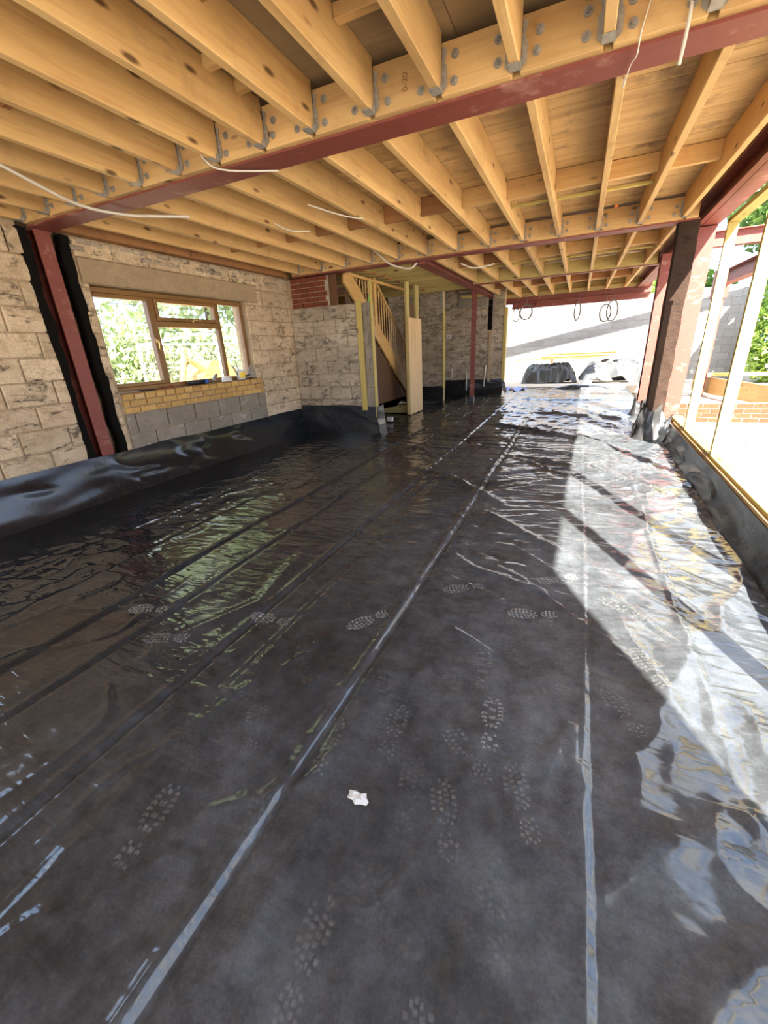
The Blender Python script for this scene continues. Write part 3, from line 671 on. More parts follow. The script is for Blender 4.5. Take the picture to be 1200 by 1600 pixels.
# ------------------------------------------------------------------ steelwork
def ibeam_mesh(axis, a0, a1, c, z0, z1, b, tf=0.014, tw=0.010):
    mb = MB()
    for (p, q, s, t) in ((c-b/2, c+b/2, z0, z0+tf), (c-b/2, c+b/2, z1-tf, z1), (c-tw/2, c+tw/2, z0+tf, z1-tf)):
        if axis == 0: mb.box(a0, a1, p, q, s, t)
        else: mb.box(p, q, a0, a1, s, t)
    return mb
JZ0, JZ1 = 2.66, 2.90             # joist underside / top
def bolt(x, y, z, parent, nrm=-1):
    mb = MB(); mb.tube([(x, y, z), (x, y+nrm*0.004, z)], 0.021, 12); 
    mb.tube([(x, y+nrm*0.004, z), (x, y+nrm*0.016, z)], 0.012, 6); mb.tube([(x, y+nrm*0.016, z), (x, y+nrm*0.024, z)], 0.007, 8)
    return fixn(mb.build('bolt', GALV, parent))
XJ1 = [-4.79+0.04, -4.39, -4.0, -3.6, -3.2, -2.79, -2.42, -2.03, -1.655, -1.255, -0.86, -0.46, -0.05, 0.345, 0.745]
XJ2 = [0.027 + 0.449*k for k in range(-10, 3)]
JW = 0.050

ceiling = empty('ceiling', (-1.8, 5.0, JZ1), label='exposed timber joists and floorboards overhead', kind='structure')
def crossbeam(label, y0, y1, xa, xb, gaps, pf, zt=2.862, inner=True):
    """steel beam along x with timber packers bolted into its near side"""
    r = empty('steel_beam', ((xa+xb)/2, (y0+y1)/2, 2.63), label=label, cat='beam', group='steel beams overhead')
    fixn(ibeam_mesh(0, xa, xb, (y0+y1)/2, 2.63, 2.838, y1-y0).build('section', STEEL, r))
    if inner: timber('inner_packer', xa+0.02, xb-0.02, pf+0.046, (y0+y1)/2-0.007, 2.6455, 2.822, WOOD[0], r)
    e = [xa+0.03] + [g + JW/2 for g in gaps if xa+0.1 < g < xb-0.1] + [xb-0.03]
    for i in range(len(e)-1):
        a, b = e[i] + (0.020 if i else 0), e[i+1] - (0.020 if i < len(e)-2 else 0)
        if b - a < 0.06: continue
        p = timber('packer', a, b, pf, pf+0.045, 2.6465, zt + random.uniform(-.006, .006), WOOD[0], r, 0.003)
        for xx in (a + 0.075, b - 0.075):
            for zz in (2.70, 2.79): 
                if b - a > 0.22: bolt(xx + random.uniform(-.012, .012), pf, zz + random.uniform(-.012, .012), p)
    return r
beam_front = crossbeam('red oxide steel beam with bolted timber packers nearest the camera', 2.805, 3.015, -4.79, 1.15, XJ1, 2.762)
beam_2 = crossbeam('second red steel beam across the room, ending beside the right-hand columns', 6.675, 6.880, -4.60, 1.12, XJ2, 6.632)
r = empty('steel_beam', (-0.6, 10.15, 2.63), label='third red steel beam across the room, starting above the slim post', cat='beam', group='steel beams overhead')
fixn(ibeam_mesh(0, -2.28, 1.18, 10.15, 2.63, 2.838, 0.13).build('section', STEEL, r)); timber('packer', -2.26, 1.15, 10.08, 10.14, 2.646, 2.86, TREAT[0], r); timber('packer', -2.26, 1.15, 10.16, 10.21, 2.646, 2.86, TREAT[0], r)
r = empty('steel_beam', (-2.40, 10.2, 2.63), label='red steel beam running lengthways over the slim post', cat='beam', group='steel beams overhead')
fixn(ibeam_mesh(1, 6.89, 13.45, -2.40, 2.632, 2.838, 0.205).build('section', STEEL, r)); MB().box(-2.51, -2.29, 6.875, 6.889, 2.60, 2.86).build('end_plate', STEEL, r)
r = empty('steel_beam', (1.28, 7.0, 2.63), label='long red steel beam over the timber-framed side opening', cat='beam', group='steel beams overhead')
def ybeam(y0, y1, f0, f1, z0, z1, nm, par, mat=STEEL):
    V = []
    for y in (y0, y1):
        for (x, z) in ((f0, z0), (f1, z0), (f1, z1), (f0, z1)): V.append((x + 0.012*(y-5), y, z))
    return mesh_obj(nm, V, [(0,1,2,3),(7,6,5,4),(0,4,5,1),(1,5,6,2),(2,6,7,3),(3,7,4,0)], mat, par)
ybeam(-0.3, 14.3, 1.135, 1.195, 2.632, 2.646, 'flange_plate', r); ybeam(-0.3, 14.3, 1.199, 1.375, 2.630, 2.646, 'flange_plate', r)
ybeam(-0.3, 14.3, 1.245, 1.257, 2.646, 2.84, 'web', r); ybeam(-0.3, 14.3, 1.135, 1.375, 2.84, 2.855, 'flange_plate', r)
r = empty('steel_beam', (-0.2, 14.3, 2.42), label='sunlit red steel lintel over the far opening', cat='beam', group='steel beams overhead')
fixn(ibeam_mesh(0, -2.35, 1.6, 14.28, 2.50, 2.72, 0.22).build('section', STEEL, r)); MB().box(-2.0, 1.6, 14.30, 14.315, 2.36, 2.50).build('hanging_plate', STEEL, r)
MB().box(-1.30, -1.285, 14.2, 14.3, 2.38, 2.50).build('stiffener', STEEL, r); timber('soffit_strip', -2.3, 1.6, 14.10, 14.17, 2.73, 2.76, WOOD[0], r)

def hcol(label, cx, cy, z0, z1, b=0.205, d=0.205, web_axis=1, cat='column', name='steel_column'):
    r = empty(name, (cx, cy, z0), label=label, cat=cat); mb = MB(); tf = 0.013
    if web_axis == 1:      # flanges face +-y
        mb.box(cx-b/2, cx+b/2, cy-d/2, cy-d/2+tf, z0, z1); mb.box(cx-b/2, cx+b/2, cy+d/2-tf, cy+d/2, z0, z1); mb.box(cx-0.005, cx+0.005, cy-d/2+tf, cy+d/2-tf, z0, z1)
    else:
        mb.box(cx-b/2, cx-b/2+tf, cy-d/2, cy+d/2, z0, z1); mb.box(cx+b/2-tf, cx+b/2, cy-d/2, cy+d/2, z0, z1); mb.box(cx-b/2+tf, cx+b/2-tf, cy-0.005, cy+0.005, z0, z1)
    mb.build('section', STEEL, r)
    MB().box(cx-b/2-0.01, cx+b/2+0.01, cy-d/2-0.01, cy+d/2+0.01, z1, z1+0.012).build('cap_plate', STEEL, r)
    return r
hcol('red steel post set in a black-edged chase of the left wall', WL-0.085, 2.925, 0.0, 2.617, 0.16, 0.14, 0, 'post', 'steel_post')
# slim post in the middle distance
r = empty('steel_post', (-2.44, 11.05, 0), label='slim red steel post standing alone in the middle of the room', cat='post')
mb = MB(); mb.box(-2.49, -2.39, 11.0, 11.006, 0.0, 2.62); mb.box(-2.49, -2.39, 11.094, 11.10, 0.0, 2.62); mb.box(-2.445, -2.435, 11.006, 11.094, 0.0, 2.62); mb.build('section', STEEL, r)
MB().box(-2.495, -2.385, 10.994, 11.106, 0.01, 0.19).build('plastic_sleeve', WRAP, r); MB().box(-2.50, -2.38, 10.99, 11.11, 2.62, 2.632).build('cap_plate', STEEL, r)
hcol('red steel column at the right, nearer of the pair by the side opening', 1.275, 7.22, 0.0, 2.605, 0.215, 0.21)
hcol('red steel column at the right, further of the pair with a pink sunlit face', 1.19, 9.02, 0.0, 2.612, 0.235, 0.21)
# dark coated post under the end of the second beam
ring = []; zs_ = np.linspace(0.0, 2.628, 46); per = []
for k in range(9): per.append((0.925 + 0.205*k/8, 6.70))
for k in range(1, 9): per.append((1.13, 6.70 + 0.2*k/8))
for k in range(1, 9): per.append((1.13 - 0.205*k/8, 6.90))
for k in range(1, 8): per.append((0.925, 6.90 - 0.2*k/8))
V = []; m_ = len(per)
for z in zs_:
    for (x, y) in per:
        n1 = float(vnoise(np.array(x*9+z*5.0), np.array(y*9-z*4.1))); n2 = float(vnoise(np.array(z*7.3), np.array(x*5+y*3)))
        V.append((x + 0.009*n2, y + 0.006*n1, z))
Fc = [(i*m_+j, i*m_+(j+1) % m_, (i+1)*m_+(j+1) % m_, (i+1)*m_+j) for i in range(len(zs_)-1) for j in range(m_)] + [tuple(reversed(range(m_))), tuple(range((len(zs_)-1)*m_, len(zs_)*m_))]
mesh_obj('coated_post', V, Fc, BROWNCOAT, None, label='rough dark brown coated post under the right end of the second beam', cat='post')

# chalk scribble on the left post, ink stamp on a packer
def lettering(name, text, size, mat, parent, M, thick=0.0006):
    cu = bpy.data.curves.new(name, 'FONT'); cu.body = text; cu.size = size; cu.extrude = thick; cu.align_x = 'CENTER'; cu.align_y = 'CENTER'
    tmp = bpy.data.objects.new(name, cu); COL.objects.link(tmp); dg = bpy.context.evaluated_depsgraph_get(); me = bpy.data.meshes.new_from_object(tmp.evaluated_get(dg)); bpy.data.objects.remove(tmp)
    me.transform(M.to_3x3().to_4x4()); me.materials.clear(); me.materials.append(mat); me.name = name
    o = bpy.data.objects.new(name, me); COL.objects.link(o); o.parent = parent; o.location = M.translation - wloc(parent)
    return o
CHALK = m_plain('chalk', (0.40, 0.19, 0.13), 0.9); INK = m_plain('ink', (0.24, 0.115, 0.035), 0.8)
lettering('chalk_mark', 'GM', 0.075, CHALK, bpy.data.objects['steel_post'], Matrix.Translation((WL-0.0045, 2.925, 0.59)) @ Matrix(((0,0,1),(1,0,0),(0,1,0))).to_4x4())
pk = [o for o in beam_front.children if o.name.startswith('packer') and abs(wloc(o).x + 1.03) < 0.15]
if pk: lettering('ink_stamp', '0-20', 0.045, INK, pk[0], Matrix.Translation((-1.02, 2.7613, 2.755)) @ Matrix(((0,-1,0),(0,0,-1),(1,0,0))).to_4x4())

# ------------------------------------------------------------------ joists, hangers, noggings, deck
def hanger(x, yface, end, j):
    """joist hanger: two side cheeks, saddle and face flanges. end=+1: carrier on the +y side"""
    mb = MB(); y0, y1 = (yface-0.075, yface) if end > 0 else (yface, yface+0.075)
    for sx in (-1, 1):
        xa = x + sx*(JW/2+0.0015)
        P = [(y1, JZ0-0.004), (y1, JZ0+0.15), (y1-0.006, JZ0+0.15), (y1-0.02, JZ0+0.04), (y0+0.03, JZ0+0.012), (y0+0.03, JZ0-0.004)]
        if end < 0: P = [(y0, JZ0-0.004), (y0, JZ0+0.17), (y0+0.02, JZ0+0.17), (y1, JZ0+0.03), (y1, JZ0-0.004)]
        mb.prism(P, 0, min(xa, xa+sx*0.0015), max(xa, xa+sx*0.0015))
        f0, f1 = (xa, xa+0.026) if sx > 0 else (xa-0.026, xa)
        yf = yface - 0.0035 if end > 0 else yface + 0.001
        mb.prism([(f0, JZ0+0.0), (f1, JZ0+0.02), (f1, JZ0+0.10), (f1-0.012*sx if sx > 0 else f1, JZ0+0.115), (f1 if sx > 0 else f0+0.0, JZ0+0.17), (f0, JZ0+0.18)] if sx > 0 else
                 [(f0, JZ0+0.02), (f1, JZ0), (f1, JZ0+0.18), (f0, JZ0+0.17), (f0+0.012, JZ0+0.115), (f0, JZ0+0.10)], 1, yf, yf+0.0025)
    mb.box(x-JW/2-0.002, x+JW/2+0.002, y0, y1, JZ0-0.005, JZ0-0.002)
    return fixn(mb.build('joist_hanger', GALV, j))
def joist(x, y0, y1, h0=None, h1=None, mat=None):
    j = timber('joist', x-JW/2, x+JW/2, y0, y1, JZ0, JZ1, mat or WOOD[1], ceiling, 0.004)
    if h0 is not None: hanger(x, h0, -1, j)
    if h1 is not None: hanger(x, h1, 1, j)
    return j
for x in XJ1: joist(x + JW/2, -3.0, 2.752, None, 2.760)
for x in XJ2:
    joist(x + JW/2, 3.02, 6.622, None, 6.630)
for x in XJ2:
    if x > -2.3: joist(x + JW/2, 6.885, 10.07, 6.883, None); joist(x + JW/2, 10.22, 14.15)
XA = sorted(XJ2)
for a, b in zip(XA[:-1], XA[1:]):           # noggings in the middle bays
    if b < 0.3:
        yy = 5.05 + random.uniform(-.03, .03)
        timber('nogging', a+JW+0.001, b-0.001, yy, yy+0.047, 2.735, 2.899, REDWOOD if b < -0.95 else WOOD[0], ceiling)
    else: timber('nogging', a+JW+0.001, b-0.001, 5.12, 5.167, 2.76, 2.899, WOOD[0], ceiling)
    if -0.95 < a < 0.1: timber('batten', a+JW+0.001, b-0.001, 5.35, 5.40, 2.735, 2.76, FRAMEW[0], ceiling)
    if a > -2.3:
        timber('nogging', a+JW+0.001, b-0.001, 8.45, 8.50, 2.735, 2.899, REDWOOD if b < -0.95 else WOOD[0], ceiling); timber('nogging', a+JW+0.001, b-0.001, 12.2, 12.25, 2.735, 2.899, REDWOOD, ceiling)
        timber('batten', a+JW+0.001, b-0.001, 8.75, 8.80, 2.72, 2.745, FRAMEW[0], ceiling)
def nog1(i, y, z0, mat, w=0.05): timber('nogging', XJ1[i]+JW+0.001, XJ1[i+1]-0.001, y, y+w, z0, 2.899, mat, ceiling)
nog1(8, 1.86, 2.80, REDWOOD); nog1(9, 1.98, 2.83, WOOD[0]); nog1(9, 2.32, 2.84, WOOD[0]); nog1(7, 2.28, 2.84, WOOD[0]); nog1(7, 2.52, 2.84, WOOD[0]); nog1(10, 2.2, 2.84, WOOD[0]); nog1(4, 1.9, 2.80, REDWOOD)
for k in range(-3, 3):                       # chipboard sheets over the first bay
    for q in range(3):
        y0 = k*0.97 + 0.05*q; x0 = -4.85 + q*2.05
        timber('deck_sheet', x0+0.002, x0+2.048, max(y0, -3.0)+0.003, min(y0+0.968, 3.0), JZ1+0.001, JZ1+0.023, CHIP, ceiling, 0.002)
def planks(y0, y1, xa, xb, w):
    y = y0
    while y < y1 - 0.02:
        timber('deck_board', xa, xb, y+0.003, min(y+w-0.003, y1), JZ1+0.001+random.uniform(0, .004), JZ1+0.024, DECK, ceiling, 0.003); y += w
timber('header_board', -2.5, 1.4, 14.155, 14.2, 2.665, 2.899, TREAT[0], ceiling)
planks(3.03, 6.70, -4.85, 1.22, 0.143); planks(6.72, 10.2, -2.5, 1.3, 0.145); planks(10.2, 14.3, -2.5, 1.4, 0.16)
MB().box(-4.95, 1.45, -3.05, 14.4, JZ1+0.03, JZ1+0.05).build('roof_membrane', BLACK, ceiling)
o = MB(); o.prism([(0.20, 2.845), (0.235, 2.84), (0.25, 2.87), (0.215, 2.885)], 1, 6.55, 6.556); fixn(o.build('orange_clip', ORANGE, None, label='orange plastic tag above the second crossbeam', cat='tag'))
# treated joists over the stair hall run across the room
for k in range(11):
    y = 7.05 + k*0.40
    timber('joist', -4.85, -2.51, y, y+0.047, 2.69, 2.88, TREAT[0], ceiling, 0.004)
    if k < 9: timber('blocking', -3.62, -3.55, y+0.05, y+0.395, 2.70, 2.80, REDWOOD, ceiling)
MB().box(-4.9, -2.5, 6.9, 13.4, 2.885, 2.90).build('deck_sheet', CHIP, ceiling)

# ------------------------------------------------------------------ stub partition with brick top
PY = 6.76
part = MB(); part.box(WL+0.0, -3.20, PY+0.02, PY+0.13, 0, 2.14); part.box(WL, -3.96, PY+0.02, PY+0.13, 2.14, 2.62)
part = part.build('wall_partition', MORTAR, None, label='short blockwork partition ending in a timber strip beside the stairs', kind='structure')
lay(part, 0, PY, -1, WL+0.02, -3.46, 0.40, 2.16, 0.445, 0.22, BLOCKS, holes=[], proud=0.006, chip=0.006, joint=0.008)
lay(part, 0, PY, -1, -3.345, -3.20, 0.40, 2.16, 0.16, 0.22, GREYBLK, proud=0.006, chip=0.008)
lay(part, 0, PY-0.004, -1, WL+0.08, -3.965, 2.16, 2.625, 0.222, 0.0775, RBRICK, name='brick', joint=0.014, proud=0.004, chip=0.004)
lay(part, 1, -3.955, 1, PY-0.01, PY+0.11, 2.16, 2.625, 0.11, 0.0775, PALEM, name='brick', joint=0.014, proud=0.004, chip=0.004)
timber('timber_strip', -3.455, -3.355, PY-0.022, PY-0.002, 0.42, 2.19, FRAMEW[2], part); timber('end_post', -3.195, -3.165, PY-0.02, PY+0.03, 0.3, 2.46, FRAMEW[2], part)
lay(part, 1, -3.20+0.002, 1, PY, PY+0.13, 0.4, 2.14, 0.13, 0.22, GREYBLK, name='block')
upstand('upstand', lambda s: (WL+0.03 + s, PY), (0, -1), 1.61, 0.50, 0.06, seed=4.4, amp=0.35)
upstand('upstand', lambda s: (-3.17, PY-0.05 + s), (1, 0), 0.30, 0.50, 0.05, seed=7.4, amp=0.3)

# ------------------------------------------------------------------ staircase
stair = empty('staircase', (-3.75, 9.0, 0), label='pine staircase with turned spindles behind the stub partition', cat='staircase')
SX = -3.70; sl = -0.745
def zline(y, c): return c + sl*(y - 6.95)
def stringer(x0, x1):
    P = [(6.95, zline(6.95, 2.62)), (6.80, 2.60), (6.80, 2.46), (6.93, zline(6.93, 2.42)), (9.72, zline(9.72, 2.40)), (10.2, 0.0), (10.2, zline(10.2, 2.78))]
    P = [(6.95, 2.64), (6.88, 2.62), (6.86, 2.48), (6.95, 2.44), (10.1, zline(10.1, 2.44)), (10.1, zline(10.1, 2.80)), (7.15, zline(7.15, 2.80))]
    return fixn(MB().prism(P, 0, x0, x1).build('stringer', STAIRW, stair))
stringer(SX-0.035, SX); stringer(SX-0.89, SX-0.86)
for k in range(13):
    y = 7.1 + k*0.236; z = zline(y, 2.62)
    timber('tread', SX-0.86, SX-0.035, y-0.02, y+0.235, z-0.19, z-0.165, STAIRW, stair); timber('riser', SX-0.86, SX-0.035, y+0.22, y+0.234, z-0.36, z-0.19, STAIRW, stair)
def hz(y): return zline(y, 3.50)
P = [(8.02, hz(8.02)-0.03), (10.1, hz(10.1)-0.03), (10.1, hz(10.1)+0.03), (8.02, hz(8.02)+0.03)]
fixn(MB().prism(P, 0, SX-0.05, SX+0.015).build('handrail', STAIRW, stair))
for k in range(24):
    y = 7.35 + k*0.115; zb = zline(y, 2.78); zt = min(hz(y), 2.60)
    if zt - zb < 0.08: continue
    m = (zb+zt)/2
    MB().tube([(SX-0.018, y, zb), (SX-0.018, y, zb+0.1*(zt-zb)), (SX-0.018, y, m), (SX-0.018, y, zt-0.1*(zt-zb)), (SX-0.018, y, zt)], [0.016, 0.016, 0.010, 0.016, 0.016], 6).build('spindle', STAIRW, stair)
timber('newel_post', SX-0.06, SX+0.03, 10.05, 10.14, 0.0, 1.35, STAIRW, stair); timber('newel_post', SX-0.06, SX+0.02, 8.0, 8.08, 1.85, 2.62, STAIRW, stair, 0.004)
timber('landing_trim', SX-0.02, SX+0.02, 6.9, 9.6, 2.61, 2.66, STAIRW, stair)
P = [(6.95, 2.40), (10.1, zline(10.1, 2.44)), (10.1, 0.35), (6.95, 0.35)]
fixn(MB().prism(P, 0, SX-0.06, SX-0.045).build('spandrel_panel', HARDB, stair))
o = MB().box(WL+0.84-0.0, -3.80, PY+0.02, PY+0.035, 2.13, 2.62); o.build('hardboard_panel', HARDB, None, label='dark brown hardboard above the partition beside the brick patch', cat='panel')
o = MB(); o.tube([(-3.688, 7.75, 2.20), (-3.688, 7.75, 2.29), (-3.688, 7.75, 2.33), (-3.688, 7.75, 2.38)], [0.03, 0.03, 0.012, 0.012], 10); o.build('bottle', GREENP, None, True, label='small green bottle hanging on the stair spindles', cat='bottle')
# low timber in the doorway below the stairs
timber('timber_plank', -4.1, -3.45, 9.10, 9.22, 0.03, 0.20, TREAT[0], None, label='rough plank lying on the floor under the staircase', cat='plank')
timber('timber_plank', -3.64, -3.44, 9.45, 9.50, 0.03, 0.36, STAIRW, None, label='pale board on edge under the staircase behind the rough plank', cat='plank')
mb = MB()
for k in range(5):
    an = k*1.3; mb.tube([(-3.72+0.05*k, 9.14, 0.225), (-3.72+0.05*k+0.03*math.cos(an), 9.15+0.02*math.sin(an), 0.25+0.02*(k % 2)), (-3.70+0.05*k, 9.17, 0.232)], [0.02, 0.03, 0.015], 7)
mb.build('rag', WHITE, None, True, label='crumpled pale rag on the plank under the staircase', cat='rag')
MB().box(-3.50, -3.38, 7.9, 7.95, 0.03, 0.12).build('offcut', WHITE, None, label='small white offcut at the foot of the timber strip', cat='offcut')

# ply-clad post right of the stairs
timber('plywood_board', -3.345, -3.325, 8.86, 9.68, 0.02, 2.02, PLY, None, 0.003, label='tall plywood board standing beside the stairs', cat='board')
r = empty('timber_post', (-3.37, 9.0, 2.02), label='pair of treated studs above the plywood board', cat='post')
timber('stud', -3.40, -3.35, 8.84, 9.01, 0.03, 2.685, TREAT[2], r); timber('stud', -3.40, -3.35, 9.40, 9.60, 0.03, 2.685, TREAT[2], r)
MB().box(-3.42, -3.40, 8.85, 9.66, 0.03, 2.3).build('hardboard_panel', HARDB, None, label='dark brown sheet behind the plywood board, facing the stairs', cat='panel')

# ------------------------------------------------------------------ far walls
AY = 11.50
wa = MB().box(-4.9, -3.34, AY+0.02, AY+0.15, 0, 2.9).build('wall_back_left', MORTAR, None, label='blockwork wall stub with black dabs behind the plywood board', kind='structure')
lay(wa, 0, AY, -1, -4.9, -3.345, 0.36, 2.74, 0.445, 0.222, BLOCKG, proud=0.006, chip=0.008)
timber('timber_strip', -3.36, -3.325, AY-0.02, AY+0.15, 0.36, 2.30, FRAMEW[2], wa); MB().box(-3.44, -3.36, AY-0.03, AY-0.015, 2.32, 2.72).build('metal_strip', GALV, wa)
BY = 13.05
wb = MB().box(-5.0, -2.02, BY+0.02, BY+0.2, 0, 2.95).build('wall_back', MORTAR, None, label='far blockwork wall with socket box and pipes left of the opening', kind='structure')
lay(wb, 0, BY, -1, -4.0, -2.03, 0.36, 2.9, 0.445, 0.222, BLOCKS, proud=0.006, chip=0.008, holes=[(-2.48, -2.36, 1.75, 2.9)])
lay(wb, 0, BY+0.015, -1, -2.48, -2.36, 1.8, 2.70, 0.12, 0.16, BLACK, name='bitumen_patch', joint=0.0, shift=0)
timber('jamb_timber', -2.03, -1.95, BY-0.01, BY+0.2, 0.38, 2.36, FRAMEW[2], wb); MB().cbox(-3.33, -2.5, BY-0.05, BY-0.002, 2.42, 2.80, 0.01).build('lintel', GREYBLK, wb)
MB().cbox(-2.43, -2.35, BY-0.03, BY-0.004, 0.4, 1.75, 0.004).build('chase_strip', LINTEL, wb)
r = empty('socket_box', (-3.61, BY-0.01, 1.68), label='white socket box on the far block wall', cat='socket')
MB().cbox(-3.69, -3.53, BY-0.028, BY-0.004, 1.63, 1.75, 0.006).build('plate', WHITE, r); MB().box(-3.63, -3.59, BY-0.031, BY-0.027, 1.675, 1.70).build('opening', BLKP, r)
MB().tube([(-3.86, BY-0.03, 0.50), (-3.53, BY-0.03, 0.52), (-3.51, BY-0.03, 0.54), (-3.51, BY-0.03, 0.78)], 0.016, 8).build('pipe', CABLE, None, True, label='bent cream pipe low on the far wall under the socket box', cat='pipe')
MB().tube([(-3.05, BY-0.04, 0.05), (-3.05, BY-0.04, 0.66)], 0.016, 8).build('pipe', CABLE, None, True, label='upright cream pipe on the far wall left of the slim post', cat='pipe')
MB().tube([(-2.52, BY-0.05, 0.25), (-2.50, BY-0.04, 0.62), (-2.48, BY-0.04, 0.85)], 0.02, 8).build('pipe', CABLE, None, True, label='leaning cream pipe on the far wall right of the slim post', cat='pipe')
timber('timber_plank', -3.05, -2.5, 12.2, 12.28, 2.60, 2.66, FRAMEW[0], None, label='loose pale batten under the hall joists near the slim post top', cat='plank')
upstand('upstand', lambda s: (-4.6 + s, AY), (0, -1), 1.27, 0.40, 0.09, seed=9.4, amp=0.5)
upstand('upstand', lambda s: (-3.9 + s, BY), (0, -1), 1.92, 0.46, 0.08, seed=12.4, amp=0.5)
upstand('upstand', lambda s: (-2.0, BY-0.12 + s), (1, 0), 0.5, 0.42, 0.12, seed=15.4, amp=0.6)
MB().box(-5.6, -5.0, 6.6, 13.2, 0, 2.95).build('wall_hall', HARDB, None, label='dark brown wall behind the staircase', kind='structure')

# ------------------------------------------------------------------ right side: curb, timber frame, columns wrap
def RF(y): return 1.08 + 0.028 * y                   # inner face of the timber frame
def skewbox(name, f0, f1, y0, y1, z0, z1, mat, parent=None, rf=RX, **k):
    V = []
    for y in (y0, y1):
        for (x, z) in ((rf(y)+f0, z0), (rf(y)+f1, z0), (rf(y)+f1, z1), (rf(y)+f0, z1)): V.append((x, y, z))
    return mesh_obj(name, V, [(0,1,2,3),(7,6,5,4),(0,4,5,1),(1,5,6,2),(2,6,7,3),(3,7,4,0)], mat, parent, **k)
curb = skewbox('wall_right', 0.03, 0.26, -0.3, 7.1, -0.3, 0.285, MORTAR, None, label='low curb wall under the side opening', kind='structure')
skewbox('wall_pier', 0.0, 0.30, -3.0, -0.28, -0.3, 2.9, MORTAR, None, label='block pier at the near end of the side opening', kind='structure')
fr = empty('opening_frame', (1.35, 3.5, 0.285), label='yellow timber frame standing in the side opening on the right', cat='frame')
skewbox('sill_plate', 0.0, 0.13, -0.28, 7.0, 0.300, 0.345, FRAMEW[1], fr, rf=RF)
skewbox('edge_batten', -0.02, 0.0, -0.28, 6.6, 0.290, 0.318, WOOD[1], fr, rf=RF)
skewbox('head_plate', 0.0, 0.10, -0.28, 6.0, 2.425, 2.465, FRAMEW[1], fr, rf=RF)
for (y, w) in ((5.95, 0.05), (4.61, 0.05), (2.42, 0.05), (1.20, 0.05), (-0.24, 0.05)):
    skewbox('stud', 0.0, 0.09, y, y+w, 0.346, 2.424, FRAMEW[2], fr, rf=RF)
upstand('upstand', lambda s: (RX(-0.3+s)+0.03, -0.3 + s), (-1, 0), 7.05, 0.300, 0.09, seed=21.4, amp=0.45, hj=0.012)
# gathered plastic round the column feet
def wrapsheet(name, path, h0, flare, mat, folds, seed, parent):
    """sheet gathered round a column foot; path = plan polyline"""
    P = [Vector((p[0], p[1], 0)) for p in path]; L = [0]
    for a, b in zip(P[:-1], P[1:]): L.append(L[-1] + (b-a).length)
    ns = 90; X = np.zeros((ns, 18)); Y = X.copy(); Z = X.copy()
    for i in range(ns):
        s = L[-1]*i/(ns-1); k = max(j for j in range(len(L)-1) if L[j] <= s+1e-9); t = (s-L[k])/(L[k+1]-L[k]); p = P[k].lerp(P[k+1], t)
        d = (P[k+1]-P[k]).normalized(); nrm = Vector((d.y, -d.x, 0))
        for j in range(18):
            v = j/17; g = 0.022*folds*math.sin(s*58 + 3*math.sin(s*17+seed))*(0.25+v) + 0.03*float(vnoise(np.array(s*6+seed), np.array(v*3.0)))
            off = 0.02 + flare*(1-v)**2 + max(g, -0.015); q = p + nrm*off
            X[i, j], Y[i, j], Z[i, j] = q.x, q.y, v*(h0 + 0.05*math.sin(s*23+seed)) + 0.0
    return grid_obj(name, X, Y, Z, mat, parent)
wr = empty('plastic_wrap', (1.0, 6.75, 0), label='gathered black plastic wrapped round the foot of the dark brown post', cat='plastic wrap')
wrapsheet('gathered_sheet', [(0.91, 7.05), (0.91, 6.69), (1.10, 6.69)], 0.50, 0.10, WRAP, 0.8, 1.0, wr)
wrapsheet('side_sheet', [(1.10, 6.69), (1.14, 6.69), (1.22, 6.50)], 0.40, 0.10, WRAPW, 0.1, 2.0, wr)
wr2 = wrapsheet('plastic_wrap', [(1.06, 9.15), (1.05, 8.91), (1.20, 8.90)], 0.34, 0.08, WRAP, 0.3, 4.0, None)
tag(wr2, 'black plastic turned up at the foot of the further right-hand column', 'plastic wrap')
# ------------------------------------------------------------------ cables
def spline(pts, n=8):
    P = [Vector(p) for p in pts]; P = [2*P[0]-P[1]] + P + [2*P[-1]-P[-2]]; out = []
    for i in range(1, len(P)-2):
        for k in range(n):
            t = k/n; a, b, c, d = P[i-1], P[i], P[i+1], P[i+2]
            out.append(0.5*((2*b)+(c-a)*t+(2*a-5*b+4*c-d)*t*t+(3*b-a-3*c+d)*t*t*t))
    return out + [P[-2]]
def cable(pts, r, mat, label, name='cable', cat='cable'):
    return MB().tube(spline(pts), r, 8).build(name, mat, None, True, label=label, cat=cat)
cable([(-3.42, 1.55, 2.67), (-3.45, 1.95, 2.615), (-3.66, 2.55, 2.575), (-3.66, 2.95, 2.59), (-3.55, 3.15, 2.605), (-3.30, 3.32, 2.60)], 0.011, CABLE, 'long white cable drooping under the front beam at upper left')
cable([(-2.50, 2.70, 2.72), (-2.44, 2.74, 2.64), (-2.33, 2.78, 2.606), (-2.20, 2.88, 2.607), (-2.06, 2.98, 2.612)], 0.006, CABLE, 'short thin cable end curling under the front beam')
cable([(-3.1, 6.55, 2.90), (-2.95, 6.58, 2.78), (-2.74, 6.6, 2.61), (-2.45, 6.61, 2.52), (-2.32, 6.61, 2.58)], 0.013, CABLE, 'white cable loop hanging in front of the second beam')
cable([(0.14, 2.79, 2.85), (0.13, 2.755, 2.78), (0.105, 2.755, 2.66), (0.10, 2.79, 2.60), (0.08, 2.9, 2.61), (0.065, 3.06, 2.60), (0.065, 3.2, 2.67), (0.055, 4.2, 2.672), (0.05, 5.5, 2.672)], 0.0032, CABLE, 'thin white string taped down over the front beam near the right', 'string', 'string')
cable([(0.286, 2.755, 2.82), (0.283, 2.748, 2.72), (0.278, 2.745, 2.60), (0.270, 2.75, 2.505)], 0.0075, CABLE, 'grey rod end hanging below a bolt on the front beam', 'rod', 'rod')
